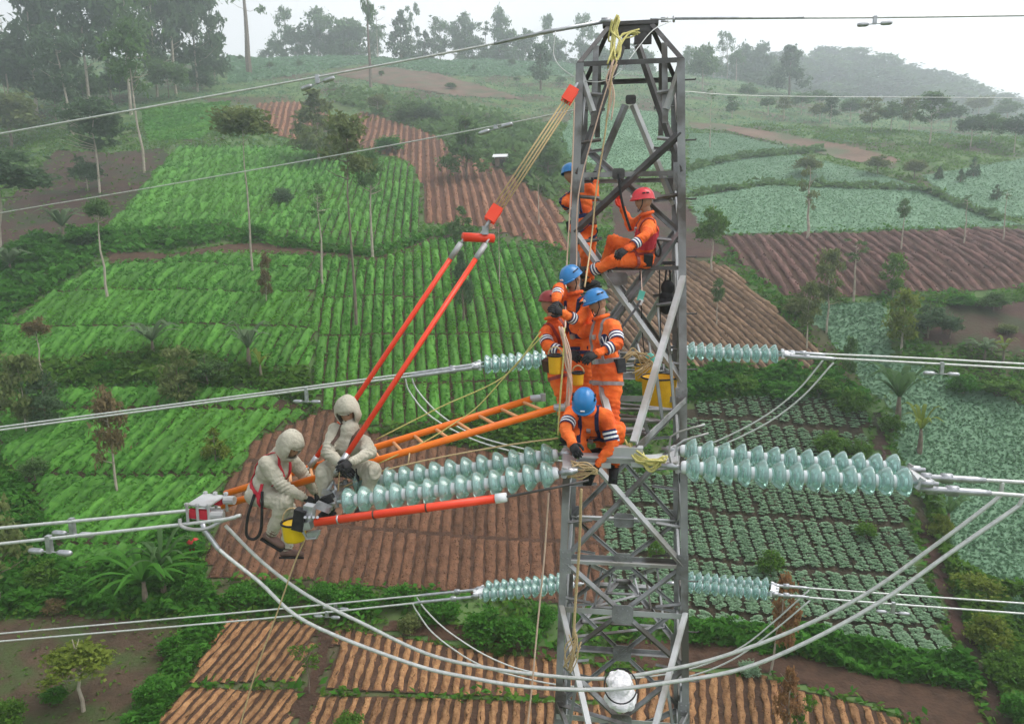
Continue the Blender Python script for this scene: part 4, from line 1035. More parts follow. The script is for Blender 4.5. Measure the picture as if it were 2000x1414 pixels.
for (x, by, w, h, lf, lb) in [
    (690, 1195, 90, 62, 'bush', 'bush in the lower hedge under the left conductor dampers'),
    (632, 1185, 60, 50, 'bush', 'small bush left in the lower hedge beside the hanging loop'),
    (545, 1180, 80, 50, 'bush', 'bush in the lower hedge crossed by the outer loop'),
    (470, 1185, 70, 55, 'bush', 'bush at the left end of the lower hedge'),
    (780, 1180, 70, 45, 'bush', 'bush in the lower hedge right of the dampers'),
    (860, 1220, 80, 60, 'bush', 'bush in the lower hedge crossed by the far loop'),
    (950, 1255, 90, 75, 'bush', 'large round bush in the lower hedge left of the tower'),
    (1010, 1270, 90, 80, 'bush', 'largest bush in the lower hedge left of the tower'),
    (1062, 1235, 60, 60, 'bush', 'bush in the lower hedge nearest the tower leg'),
    (800, 1240, 46, 45, 'olive', 'dry brownish bush below the lower hedge'),
    (975, 1282, 26, 26, 'weed', 'tiny yellowish shrub on the soil bank left of the tower'),
    (1235, 1235, 50, 40, 'bush', 'bush seen low through the tower lattice'),
    (1370, 1250, 60, 40, 'bush', 'bush right of the tower foot at the start of the hedge'),
    (1463, 1325, 44, 32, 'cabbage', 'big leafy grey green plant on the soil bank right of the tower'),
    (1390, 765, 60, 40, 'bush', 'bush just right of the tower behind the far upper string'),
    (1450, 770, 60, 42, 'weed', 'yellowish bush right of the one behind the far upper string'),
    (1530, 780, 80, 40, 'bush', 'wide bush under the far upper dead ends'),
    (1600, 775, 70, 44, 'weed', 'bush below the far upper right loop'),
    (1662, 815, 60, 60, 'weed', 'yellow green bush at the head of the dirt path'),
    (1740, 850, 46, 44, 'weed', 'bush at the foot of the banana clump on the right'),
    (1835, 1060, 46, 60, 'yellow', 'leafy bush at the dirt path below the right insulators'),
    (1905, 1180, 90, 66, 'yellow', 'bright yellow green bush at the right below the blue green field'),
    (1930, 1270, 80, 80, 'yellow', 'large leafy bush on the right of the dirt path'),
    (1985, 1230, 50, 70, 'blue', 'bluish leafy bush at the right edge'),
    (1960, 1340, 80, 80, 'weed', 'leafy bush low at the right edge of the path'),
    (1990, 1420, 70, 80, 'bush', 'leafy bush in the bottom right corner'),
    (1880, 770, 60, 46, 'bush', 'dark bush among the bananas at the right edge'),
    (1945, 775, 90, 40, 'weed', 'low wide bush at the right edge above the blue green field'),
    (1880, 600, 60, 30, 'bush', 'low bush on the top rim of the bare purplish soil'),
    (1965, 655, 40, 26, 'olive', 'small dull bush on the bare purplish soil at the right'),
    (1560, 618, 60, 40, 'olive', 'dull bush at the lower tip of the tan furrows'),
    (330, 1150, 70, 60, 'bush', 'dark bush right of the big palm'),
    (385, 1180, 60, 60, 'bush', 'dark bush at the head of the hedge strip by the palm'),
    (150, 1165, 80, 50, 'bush', 'bush left of the big palm'),
    (90, 1150, 70, 60, 'weed', 'bush between the big palm and the dark tree'),
    (110, 1195, 50, 32, 'brown', 'dry brown shrub below the palm at the left'),
    (340, 1285, 56, 50, 'bush', 'bush in the upper part of the hedge strip beside the fallow field'),
    (300, 1380, 70, 70, 'bush', 'bush at the lower end of the hedge strip beside the fallow field'),
    (395, 1230, 60, 50, 'bush', 'bush at the corner of the pale ridges'),
    (180, 480, 90, 50, 'bush', 'dark bush left of the bank between the green fields'),
    (60, 520, 100, 60, 'bush', 'dark bush at the left edge under the pale trunk'),
    (500, 470, 50, 40, 'bush', 'dark bush on the bank at the dome crowned tree trunk'),
    (330, 480, 60, 30, 'bush', 'low bush on the bank left of the dome crowned tree'),
    (682, 1440, 60, 50, 'weed', 'bright green plant at the bottom edge between the ridges'),
    (205, 730, 50, 30, 'bush', 'low bush on the leafy strip at the left'),
    (760, 300, 60, 40, 'bush', 'bush at the top right of the upper green field'),
    (800, 235, 60, 42, 'mid', 'hazy bush at the top of the red furrows'),
    (835, 240, 50, 44, 'dark', 'dark hazy bush right of the one at the top of the red furrows')]:
    bush(lb, x, by, w, h, lf)

def banana(name, label, x, by, h, w, leaf='banana', nleaf=12, cat='banana plant', ww_=.105):
    base = hit1(x, by)
    m = (base - CAM).dot(_f) / FPX
    root = thing(name, base, label, cat)
    H, Wd = h * m, w * m
    mb = MB()
    mb.tube([(0, 0, -.15), (0.02, 0, H * .25), (0, .02, H * .5)], [.11 * H * .5, .09 * H * .5, .05 * H * .5], 7)
    link('stem', mb.mesh('stem', MT['bark2']), root)
    for i in range(nleaf):
        a = 2 * PI * i / nleaf + random.uniform(-.3, .3)
        L = Wd * random.uniform(.45, .62); up = H * random.uniform(.25, .55)
        vs, fs = [], []
        n = 7
        hd = Vector((math.cos(a), math.sin(a), 0)); sd = Vector((-math.sin(a), math.cos(a), 0))
        for k in range(n):
            t = k / (n - 1)
            c = Vector((0, 0, H * .48)) + hd * L * t + Vector((0, 0, up * math.sin(min(1, t * 1.05) * 2.3)))
            ww = L * ww_ * math.sin(PI * min(.97, .12 + .85 * t)) * random.uniform(.85, 1.1)
            vs += [c - sd * ww - Vector((0, 0, ww * .35)), c, c + sd * ww - Vector((0, 0, ww * .35))]
        for k in range(n - 1):
            fs += [(3 * k, 3 * k + 1, 3 * k + 4, 3 * k + 3), (3 * k + 1, 3 * k + 2, 3 * k + 5, 3 * k + 4)]
        lb_ = MB(); lb_.add(vs, fs)
        link('leaf', lb_.mesh('leaf', LF[leaf], True), root)
    return root
banana('palm', 'large palm with arching dark fronds at the lower left', 285, 1190, 120, 210, 'bush', 22, 'palm', .06)
banana('palm', 'second palm head with upright fronds behind the large palm', 320, 1160, 120, 130, 'banana', 14, 'palm', .07)
banana('banana_plant', 'pale grey banana clump with long thin leaves on the leafy strip left', 300, 705, 80, 110, 'bananapale', 13)
banana('banana_plant', 'pale banana plant with a tall stem right of the dark bushy tree', 488, 735, 105, 100, 'bananapale', 13)
banana('banana_plant', 'short yellowish banana plant beside the pale tall stemmed one', 510, 745, 60, 50, 'yellow', 7)
banana('banana_plant', 'grey green banana plant on the bare soil at the upper left', 125, 478, 70, 90, 'bananapale', 13)
banana('banana_plant', 'big drooping banana clump beside the dirt path on the right', 1752, 835, 120, 130, 'banana', 12)
banana('banana_plant', 'yellow leaved banana plant below the big drooping clump', 1795, 890, 100, 80, 'yellow', 8)
banana('banana_plant', 'pale banana plant in front of the bare purplish soil', 1922, 712, 50, 80, 'bananapale', 13)
banana('banana_plant', 'yellowish banana plant right of the pale one at the bare soil', 1958, 715, 55, 50, 'yellow', 7)
banana('banana_plant', 'green banana plant on the edge of the blue green field below the path', 1850, 1040, 80, 80, 'banana', 9)
banana('banana_plant', 'grey banana plant at the far left edge above the main field', 22, 545, 60, 90, 'bananapale', 13)

# ================================================================ TOWER
def hw(z):
    return .682 - .030 * z if z > -10 else .982 + (-10 - z) * .16
def zf(py, v=-.7):
    return W(1220, py, v).z
TB = Vector((0, 0, float(terr(0, 0)) - .1))
tower = thing('lattice_tower', TB, 'tall grey steel lattice transmission tower with a peaked top', 'tower')
def tpart(name, fn, m='steel', parent=None, bevel=False):
    mb = MB(); fn(mb)
    return build_in(mb, name, MT[m], parent or tower)
def beam(name, a, b, w, n, m='steel', parent=None, th=.009):
    return tpart(name, lambda mb: mb.lbeam(a, b, w, n, th), m, parent)
zt = 1.99
for sx in (-1, 1):
    for sy in (-1, 1):
        def leg(mb, sx=sx, sy=sy):
            zs = [zt, -2.2, -6.4, -10, TB.z + .05]
            for z0, z1 in zip(zs[:-1], zs[1:]):
                w = .094 if z0 > -3 else .11
                mb.lbeam((sx * hw(z0), sy * hw(z0), z0), (sx * hw(z1), sy * hw(z1), z1), w, (sx, sy, 0), .014)
        L_ = tpart('leg', leg)
        if True:   # splice plates and bolts on the leg
            for zz in (.62, -2.15, -4.35, -6.4):
                h = hw(zz)
                def spl(mb):
                    mb.box((sx * (h - .05), sy * (h + .012), zz), (.15, .012, .34))
                    mb.box((sx * (h + .012), sy * (h - .05), zz), (.012, .15, .34))
                    for k in range(4):
                        for q in (-.03, .03):
                            mb.box((sx * (h - .05 + q), sy * (h + .024), zz - .12 + .08 * k), (.022, .02, .022))
                build_in_mb = MB(); spl(build_in_mb)
                build_in(build_in_mb, 'splice_plate', MT['steel'], L_)
                # (sub-part of the leg)
for k in range(13):   # step bolts up the right front leg
    z = 1.75 - .70 * k
    h = hw(z)
    tpart('step_bolt', lambda mb: mb.tube([(h + .01, -h + .02, z), (h + .15, -h + .02, z), (h + .15, -h + .02, z + .015)], .010, 6), 'dark_steel')

# peak
PK = 2.56
def peakbeam(mb):
    mb.box((0, 0, PK), (.70, .16, .045)); mb.box((0, 0, PK - .075), (.62, .10, .10))
    mb.box((-.05, -.06, PK - .2), (.10, .05, .22)); mb.box((.13, -.02, PK - .17), (.16, .06, .16)); mb.box((.22, .03, PK - .16), (.10, .08, .16))
tpart('peak_beam', peakbeam, 'dark_steel')
for sx in (-1, 1):
    for sy in (-1, 1):
        beam('peak_strut', (sx * .28, sy * .06, PK - .03), (sx * hw(zt), sy * hw(zt), zt), .058, (sx, sy, 1), 'dark_steel')
        m_ = Vector((sx * .43, sy * .42, 2.22))
        beam('brace', m_, (sx * .45, sy * (hw(1.3)), 1.25), .07, (sx, sy, 0), 'steel')
        beam('brace', (sx * hw(1.9) * .98, sy * hw(1.9), 1.93), (sx * .44, sy * hw(1.4), 1.42), .06, (0, sy, 0), 'pale_steel')
for sy in (-1, 1):
    h = hw(zt)
    beam('horizontal', (-h, sy * h, zt), (h, sy * h, zt), .058, (0, sy, 1), 'dark_steel')
    beam('horizontal', (sy * h, -h, zt), (sy * h, h, zt), .058, (sy, 0, 1), 'dark_steel')
# heavy members from the peak to the legs, front and back
z34 = zf(338)
for sx in (-1, 1):
    beam('peak_brace', (sx * .10, -.30, PK - .32), (sx * (hw(z34) - .02), -hw(z34) - .02, z34), .066, (0, -1, .3), 'dark_steel', None, .012)
    beam('peak_brace', (sx * .05, hw(1.6), W(1232, 200, .62).z - .03), (sx * hw(z34 - .1) * .96, hw(z34) - .01, z34 - .35), .07, (0, -1, 0), 'pale_steel' if sx > 0 else 'steel')
def plate(name, c, d, m='steel', bolts=0, parent=None, rot=None):
    def f(mb):
        w, h = d[0] / 2, d[2] / 2
        q = .32 * min(w, h)
        o = [(-w + q, -h), (w - q, -h), (w, -h + q), (w, h - q), (w - q, h), (-w + q, h), (-w, h - q), (-w, -h + q)]
        t = d[1] / 2
        vs = [(c[0] + a, c[1] - t, c[2] + b) for a, b in o] + [(c[0] + a, c[1] + t, c[2] + b) for a, b in o]
        mb.add(vs, [tuple(range(8)), tuple(reversed(range(8, 16)))] + [(i, i + 8, (i + 1) % 8 + 8, (i + 1) % 8) for i in range(8)])
        for k in range(bolts):
            a = 2 * PI * k / bolts
            mb.tube([(c[0] + w * .62 * math.cos(a), c[1] - t - .018, c[2] + h * .62 * math.sin(a)), (c[0] + w * .62 * math.cos(a), c[1] - t, c[2] + h * .62 * math.sin(a))], .012, 6)
    return tpart(name, f, m, parent)
beam('horizontal', (-hw(z34), -hw(z34), z34), (hw(z34), -hw(z34), z34), .06, (0, -1, 1), 'steel')
beam('horizontal', (-hw(z34), hw(z34), z34), (hw(z34), hw(z34), z34), .06, (0, 1, 1), 'steel')
z235, z450 = zf(262), zf(452)
beam('diagonal', (hw(z235) - .03, -hw(z235) - .012, z235), (-hw(z450) + .02, -hw(z450) - .012, z450), .07, (0, -1, 0), 'dark_steel', None, .012)
beam('diagonal', (-hw(z235) + .03, hw(z235), z235), (hw(z450), hw(z450), z450), .07, (0, 1, 0), 'steel')
beam('diagonal', (-hw(z235), -.5, z235), (-hw(z450), .5, z450), .06, (-1, 0, 0), 'steel')
beam('diagonal', (hw(z235), .5, z235), (hw(z450), -.5, z450), .06, (1, 0, 0), 'steel')
p_ = W(1208, 340, -.72); plate('gusset_plate', (p_.x, p_.y - .005, p_.z), (.15, .012, .13), 'dark_steel', 5)
p_ = W(1232, 195, .62); plate('gusset_plate', (p_.x, p_.y, p_.z), (.14, .012, .12), 'dark_steel', 4)
# panels: X bracing on the four faces
def xpanel(z0, z1, w=.06, mid_plate=None, horiz=None, mats=('pale_steel', 'steel')):
    for s in (-1, 1):
        h0, h1 = hw(z0), hw(z1)
        o = .006
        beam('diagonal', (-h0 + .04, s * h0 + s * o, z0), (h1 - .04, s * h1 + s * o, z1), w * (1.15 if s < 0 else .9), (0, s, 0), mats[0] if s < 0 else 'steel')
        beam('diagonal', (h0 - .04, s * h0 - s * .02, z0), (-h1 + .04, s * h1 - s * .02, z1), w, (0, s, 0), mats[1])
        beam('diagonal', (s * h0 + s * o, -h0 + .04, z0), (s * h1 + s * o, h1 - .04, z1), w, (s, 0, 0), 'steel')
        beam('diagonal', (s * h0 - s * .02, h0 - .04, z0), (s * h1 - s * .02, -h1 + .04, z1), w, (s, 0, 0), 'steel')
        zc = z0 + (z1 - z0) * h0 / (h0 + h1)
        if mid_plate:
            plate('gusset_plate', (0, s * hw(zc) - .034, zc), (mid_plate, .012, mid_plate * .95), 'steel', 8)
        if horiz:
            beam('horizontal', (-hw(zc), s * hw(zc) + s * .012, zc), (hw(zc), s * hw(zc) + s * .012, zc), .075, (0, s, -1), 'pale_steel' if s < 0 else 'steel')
            beam('horizontal', (s * hw(zc) + s * .012, -hw(zc), zc), (s * hw(zc) + s * .012, hw(zc), zc), .06, (s, 0, -1), 'steel')
ZT, ZC = zf(540), -2.15
xpanel(z450 - .02, ZC + .25, .055, None, None)
zq = zf(526)
for s in (-1, 1):
    beam('horizontal', (-hw(zq), s * hw(zq), zq), (hw(zq), s * hw(zq), zq), .05, (0, s, -1), 'dark_steel')
    beam('horizontal', (-hw(ZC), s * hw(ZC), ZC), (hw(ZC), s * hw(ZC), ZC), .075, (0, s, -1), 'steel')
    beam('horizontal', (s * hw(ZC), -hw(ZC), ZC), (s * hw(ZC), hw(ZC), ZC), .075, (s, 0, -1), 'steel')
p_ = W(1205, 545, -.71); plate('gusset_plate', (p_.x, p_.y, p_.z), (.26, .012, .16), 'steel', 6)
xpanel(zf(852), zf(1092), .055)
xpanel(zf(1096), zf(1283), .05, .28, True, ('steel', 'steel'))
xpanel(zf(1290), zf(1500), .055, .28, True, ('steel', 'steel'))
xpanel(zf(1510), -8.6, .07); xpanel(-8.7, -12, .08); xpanel(-12, -16.5, .08)
zb = zf(1100, -.8)
plate('gusset_plate', (0, hw(zb) - .03, zb - .02), (.30, .012, .22), 'steel', 6)
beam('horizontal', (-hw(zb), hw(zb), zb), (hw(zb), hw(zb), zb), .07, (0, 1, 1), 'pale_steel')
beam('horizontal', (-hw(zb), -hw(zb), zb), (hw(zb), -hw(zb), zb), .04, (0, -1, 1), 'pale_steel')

for z0, z1 in ((1.95, .75), (.70, -.45), (-.5, -2.1), (-2.6, -4.25), (-4.4, -6.3), (-6.5, -8.5)):
    zm = (z0 + z1) / 2
    for s in (-1, 1):
        for q in (-1, 1):
            for za in (z0 * .75 + z1 * .25, z0 * .25 + z1 * .75):
                beam('redundant_bar', (q * hw(za), s * hw(za) - s * .03, za), (q * hw(za) * .52, s * hw(zm) - s * .03, za + (zm - za) * .12), .032, (0, s, 0), 'steel', None, .006)
            beam('redundant_bar', (s * hw(z0) - s * .03, q * hw(z0), z0), (s * hw(zm) - s * .03, 0, zm), .034, (s, 0, 0), 'steel', None, .006)
# crossarms: a part of the tower each, with chords and ties as sub-parts
def crossarm(s, z_tie, z_ch, vtip, tipw=.10):
    mb = MB()
    mb.box((0, s * (vtip - .02), z_ch - .03), (tipw * 2 + .16, .10, .10))
    mb.box((0, s * (vtip - .02), z_ch - .085), (1.02, .14, .014)); mb.box((0, s * (vtip - .02), z_ch - .13), (.9, .03, .05))
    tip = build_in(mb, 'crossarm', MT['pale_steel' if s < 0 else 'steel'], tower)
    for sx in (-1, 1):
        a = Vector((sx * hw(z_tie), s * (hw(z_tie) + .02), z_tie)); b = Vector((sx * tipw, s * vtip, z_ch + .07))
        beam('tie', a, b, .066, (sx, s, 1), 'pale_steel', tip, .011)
        c = Vector((sx * hw(z_ch), s * hw(z_ch), z_ch)); d = Vector((sx * tipw, s * vtip, z_ch - .01))
        beam('chord', c, d, .07, (sx, 0, -1), 'steel', tip, .011)
        for k in range(1, 4):
            t0, t1 = k / 4, (k + .55) / 4
            beam('lacing', c + (d - c) * t0, a + (b - a) * t1 * .98, .045, (sx, 0, 0), 'steel', tip)
            if sx > 0:
                c2 = Vector((-c.x, c.y, c.z)); d2 = Vector((-d.x, d.y, d.z))
                e = c + (d - c) * (k / 4); g_ = c2 + (d2 - c2) * ((k - 1) / 4)
                beam('lacing', e, g_, .05, (0, 0, -1), 'steel', tip)
                beam('lacing', e, c2 + (d2 - c2) * (k / 4), .05, (0, 0, -1), 'steel', tip)
    return tip
ZL = -6.42
crossarm(-1, ZT, ZC, 3.0); crossarm(1, ZT, ZC, 3.0)
crossarm(-1, zf(1190, -.85), ZL, 3.05); crossarm(1, zf(1190, -.85), ZL, 3.05)
# foot plates on the near crossarm where the crew stands
for k in range(2):
    tpart('foot_plate', lambda mb: mb.box((-.02, -2.0 - .42 * k, ZC + .05), (.56 - .10 * k, .10, .02)), 'steel')

# ================================================================ INSULATORS
def disc_meshes():
    g = MB()
    # toughened glass shell: axis +x is towards the line
    pr = [(.055, -.076), (.070, -.068), (.093, -.048), (.117, -.022), (.134, .006), (.1395, .024), (.135, .034), (.118, .026), (.105, .046), (.090, .022), (.070, .042), (.054, .008), (.040, .0)]
    Mx = Matrix.Rotation(PI / 2, 4, 'Y')
    g.lathe(pr, 24, Mx)
    c = MB()
    c.lathe([(.0, -.112), (.036, -.120), (.052, -.114), (.060, -.098), (.064, -.075), (.064, -.052), (.05, -.04)], 14, Mx)
    c.lathe([(.036, .012), (.03, .03), (.016, .05), (.014, .082), (.0, .084)], 12, Mx)
    return g.mesh('insulator_disc', MT['glass'], True), c.mesh('metal_cap', MT['cap'], True)
DG, DC = disc_meshes()
def string(label, a, b, n, sag=.02, hard=True, group='strings of teal glass insulators on the tower'):
    a, b = Vector(a), Vector(b)
    root = thing('insulator_string', a, label, 'insulator string', group)
    t = (b - a)
    L = t.length
    pt = lambda q: a + t * q - Vector((0, 0, sag * 4 * q * (1 - q)))
    for i in range(n):
        q = (i + .5) / n
        d = (pt(q + .01) - pt(q - .01)).normalized()
        e = d.cross(Vector((0, 0, 1))).normalized(); up = e.cross(d)
        M = Matrix(((d.x, -e.x, up.x, 0), (d.y, -e.y, up.y, 0), (d.z, -e.z, up.z, 0), (0, 0, 0, 1)))
        M = Matrix.Translation(pt(q) - a) @ M @ Matrix.Rotation(random.uniform(-.04, .04), 4, 'Y') @ Matrix.Rotation(random.uniform(0, 6), 4, 'X')
        o = link('insulator_disc', DG, root, M=M)
        link('metal_cap', DC, o)
    d = t.normalized()
    for e, q in ((a, -1), (b, 1)):
        mb = MB()
        mb.tube([e - d * q * .03, e + d * q * .06, e + d * q * .065, e + d * q * .17, e + d * q * .175, e + d * q * .22], [.022, .022, .038, .038, .022, .022], 8)
        build_in(mb, 'end_fitting', MT['clamp'], root, True)
    return root
S1 = string('front row of the left near insulator string beside the red pole', W(1085, 924, -3.27), W(668, 979, -3.19), 13)
S2 = string('rear row of the left near insulator string under the tan rope', W(1085, 888, -2.73), W(690, 944, -2.65), 13)
S3 = string('front row of the right near insulator string, nearest to the viewer', W(1338, 912, -3.27), W(1782, 942, -3.27), 13)
S4 = string('rear row of the right near insulator string', W(1335, 880, -2.73), W(1760, 914, -2.73), 13)
string('front row of the far upper left insulator string behind the crew', W(1120, 696, 2.8), W(945, 716, 2.86), 11)
string('rear row of the far upper left insulator string behind the crew', W(1120, 688, 3.2), W(945, 708, 3.26), 11)
string('front row of the far upper right insulator string', W(1325, 686, 2.8), W(1522, 694, 2.8), 11)
string('rear row of the far upper right insulator string', W(1325, 680, 3.2), W(1520, 688, 3.2), 11)
string('front row of the far lower left insulator string above the hedge', W(1118, 1142, 2.8), W(942, 1162, 2.86), 11)
string('rear row of the far lower left insulator string above the hedge', W(1118, 1128, 3.2), W(948, 1147, 3.26), 11)
string('front row of the far lower right insulator string over the cabbages', W(1325, 1140, 2.8), W(1500, 1158, 2.8), 11)
string('rear row of the far lower right insulator string over the cabbages', W(1325, 1126, 3.2), W(1503, 1142, 3.2), 11)

def hardware(name, label, cat, fn, m='clamp', group=None, smooth=False):
    mb = MB(); fn(mb)
    c = Vector([sum(p[k] for p in mb.v) / len(mb.v) for k in range(3)])
    o = mb.build(name, MT[m] if isinstance(m, str) else m, None, smooth, c)
    return tag(o, label, cat, group)
def yoke_fn(pa, pb, nose, th=.018):
    def f(mb):
        A, B, N = Vector(pa), Vector(pb), Vector(nose)
        n = (A - N).cross(B - N).normalized() * th
        o = [A + (A - N) * .12, B + (B - N) * .12, N + (N - A) * .25, N + (N - B) * .25]
        mb.add([p + n for p in o] + [p - n for p in o], [(0, 1, 2, 3), (7, 6, 5, 4), (0, 4, 5, 1), (1, 5, 6, 2), (2, 6, 7, 3), (3, 7, 4, 0)])
        for p in (A, B, N):
            mb.tube([p + n * 3, p - n * 3], .03, 8)
    return f
YG = 'steel yoke plates joining the twin insulator rows'
hardware('yoke_plate', 'silver yoke plate at the outer end of the right near insulators', 'yoke plate', yoke_fn(W(1796, 944, -3.27), W(1774, 916, -2.73), W(1815, 946, -3.0)), 'pale_steel', YG)
hardware('yoke_plate', 'silver yoke plate at the cream workers end of the left near insulators', 'yoke plate', yoke_fn(W(655, 981, -3.19), W(676, 946, -2.65), W(636, 968, -2.92)), 'clamp', YG)
hardware('yoke_plate', 'yoke plate joining the left near insulators to the crossarm tip', 'yoke plate', yoke_fn(W(1102, 922, -3.27), W(1102, 886, -2.73), W(1130, 908, -3.0)), 'pale_steel', YG)
hardware('yoke_plate', 'yoke plate joining the right near insulators to the crossarm tip', 'yoke plate', yoke_fn(W(1322, 912, -3.27), W(1320, 880, -2.73), W(1296, 902, -3.0)), 'pale_steel', YG)
def links(mb):
    for dy in (-.05, .05):
        for (x0, x1) in ((1130, 1185), (1240, 1296)):
            mb.box((W(x0, 908, -3.0 + dy) + W(x1, 908, -3.0 + dy)) / 2, ((W(x1, 908, -3) - W(x0, 908, -3)).x + .08, .016, .05))
hardware('extension_link', 'pale steel extension links on both sides of the crossarm tip below the crouching worker', 'steel link', links, 'pale_steel')
for (lb, a, b, nn) in [('white yoke plate at the end of the far upper right insulators', (1530, 693, 2.8), (1528, 688, 3.2), (1548, 691, 3.0)), ('white yoke plate at the end of the far upper left insulators', (937, 717, 2.86), (937, 709, 3.26), (925, 715, 3.06)), ('white yoke plate at the end of the far lower left insulators', (938, 1163, 2.86), (944, 1148, 3.26), (928, 1158, 3.06)), ('white yoke plate at the end of the far lower right insulators', (1506, 1158, 2.8), (1508, 1142, 3.2), (1518, 1152, 3.0))]:
    hardware('yoke_plate', lb, 'yoke plate', yoke_fn(W(*a), W(*b), W(*nn)), 'white', YG)
for i, (a, m, b) in enumerate([((1312, 912), (1306, 850), (1377, 829)), ((1316, 908), (1318, 866), (1384, 846))]):
    v = -3.27 + .3 * i
    hardware('arcing_horn', ('upper' if i == 0 else 'lower') + ' of the two pale curved arcing rods at the right near insulators', 'arcing horn', lambda mb: mb.tube([W(*a, v), W(m[0], (a[1] + m[1]) / 2 + 6, v), W(m[0] + 4, m[1] + 3, v), W(m[0] + 18, m[1] - 6, v), W((m[0] + b[0]) / 2 + 8, (m[1] + b[1]) / 2 - 3, v), W(*b, v)], .011, 7), 'pale_steel', None, True)

# ================================================================ CONDUCTORS
def spline(pts, k=6):
    P = [Vector(p) for p in pts]
    P = [P[0] * 2 - P[1]] + P + [P[-1] * 2 - P[-2]]
    out = []
    for i in range(1, len(P) - 2):
        for j in range(k):
            t = j / k
            a, b, c, d = P[i - 1], P[i], P[i + 1], P[i + 2]
            out.append(.5 * ((2 * b) + (c - a) * t + (2 * a - 5 * b + 4 * c - d) * t * t + (3 * b - a - 3 * c + d) * t ** 3))
    out.append(P[-2])
    return out
def cable(name, label, cat, pts, r, m='alu', group=None, extend=0, parts=(), k=6, n=8):
    P = spline(pts, k) if len(pts) > 2 else [Vector(p) for p in pts]
    if extend:   # on towards the next tower, out of the picture
        d = (P[-1] - P[-2]).normalized()
        e = P[-1]
        for i in range(1, 9):
            s = extend * i / 8
            P.append(e + d * s + Vector((0, 0, -.0004 * s * s * (1 if d.z < 0 else .2))))
    root = thing(name, P[0], label, cat, group)
    mb = MB(); mb.tube(P, r, n)
    build_in(mb, 'strand', MT[m], root, True)
    for (pn, pm, fn) in parts:
        q = MB(); fn(q); build_in(q, pn, MT[pm], root, True)
    return root
def deadend(a, b, r=.034):
    a, b = Vector(a), Vector(b)
    def f(mb):
        d = (b - a).normalized()
        mb.tube([a - d * .12, a, a + d * .02, b - d * .1, b], [.026, .026, r, r, r * .75], 10)
        c = a + (b - a) * .35
        mb.box(c + Vector((0, 0, .0)), (.10, .05, .09)); mb.box(a, (.09, .045, .085))
    return ('dead_end_clamp', 'clamp', f)
CG = 'twin conductors leaving the tower'
c_ = cable('conductor', 'upper of the two near conductors running off to the left', 'conductor', [W(430, 992, -2.70), W(380, 996, -2.69), W(0, 1031, -2.45)], .020, 'alu', CG, 45)
c_ = cable('conductor', 'lower of the two near conductors running off to the left', 'conductor', [W(470, 1006, -3.14), W(400, 1019, -3.12), W(0, 1062, -2.85)], .020, 'alu', CG, 45)
cable('conductor', 'rear of the two near conductors running off to the right', 'conductor', [W(1818, 933, -2.80), W(1930, 938, -2.80), W(2000, 942, -2.80)], .020, 'alu', CG, 45, [deadend(W(1808, 932, -2.8), W(1925, 938, -2.8))])
cable('conductor', 'front of the two near conductors running off to the right', 'conductor', [W(1830, 957, -3.20), W(1930, 963, -3.20), W(2000, 968, -3.20)], .020, 'alu', CG, 45, [deadend(W(1820, 956, -3.2), W(1935, 963, -3.2))])
cable('conductor', 'front of the twin far upper conductors running to the left', 'conductor', [W(925, 719, 2.88), W(500, 774, 3.0), W(0, 840, 3.15)], .020, 'alu', CG, 45, [deadend(W(930, 718, 2.88), W(800, 736, 2.92))])
cable('conductor', 'rear of the twin far upper conductors running to the left', 'conductor', [W(925, 713, 3.24), W(500, 769, 3.36), W(0, 834, 3.5)], .020, 'alu', CG, 45, [deadend(W(930, 712, 3.24), W(800, 731, 3.28))])
cable('conductor', 'rear of the twin far upper conductors running to the right', 'conductor', [W(1545, 689, 3.2), W(1780, 699, 3.2), W(2000, 711, 3.2)], .018, 'alu', CG, 45, [deadend(W(1545, 689, 3.2), W(1612, 693, 3.2))])
cable('conductor', 'front of the twin far upper conductors running to the right', 'conductor', [W(1545, 696, 2.8), W(1780, 708, 2.8), W(2000, 720, 2.8)], .018, 'alu', CG, 45, [deadend(W(1545, 696, 2.8), W(1632, 701, 2.8))])
cable('conductor', 'rear of the twin far lower conductors running to the left', 'conductor', [W(935, 1151, 3.24), W(500, 1193, 3.36), W(0, 1237, 3.5)], .018, 'alu', CG, 45, [deadend(W(935, 1151, 3.24), W(815, 1163, 3.28), .028)])
cable('conductor', 'front of the twin far lower conductors running to the left', 'conductor', [W(928, 1165, 2.88), W(500, 1209, 3.0), W(0, 1252, 3.15)], .018, 'alu', CG, 45, [deadend(W(928, 1165, 2.88), W(808, 1177, 2.92), .028)])
cable('conductor', 'rear of the twin far lower conductors running to the right', 'conductor', [W(1512, 1143, 3.2), W(1700, 1157, 3.2), W(2000, 1178, 3.2)], .017, 'alu', CG, 45, [deadend(W(1512, 1143, 3.2), W(1580, 1148, 3.2), .028)])
cable('conductor', 'front of the twin far lower conductors running to the right', 'conductor', [W(1512, 1161, 2.8), W(1700, 1176, 2.8), W(2000, 1198, 2.8)], .017, 'alu', CG, 45, [deadend(W(1512, 1161, 2.8), W(1580, 1166, 2.8), .028)])
JG = 'jumper loops hanging under the insulators'
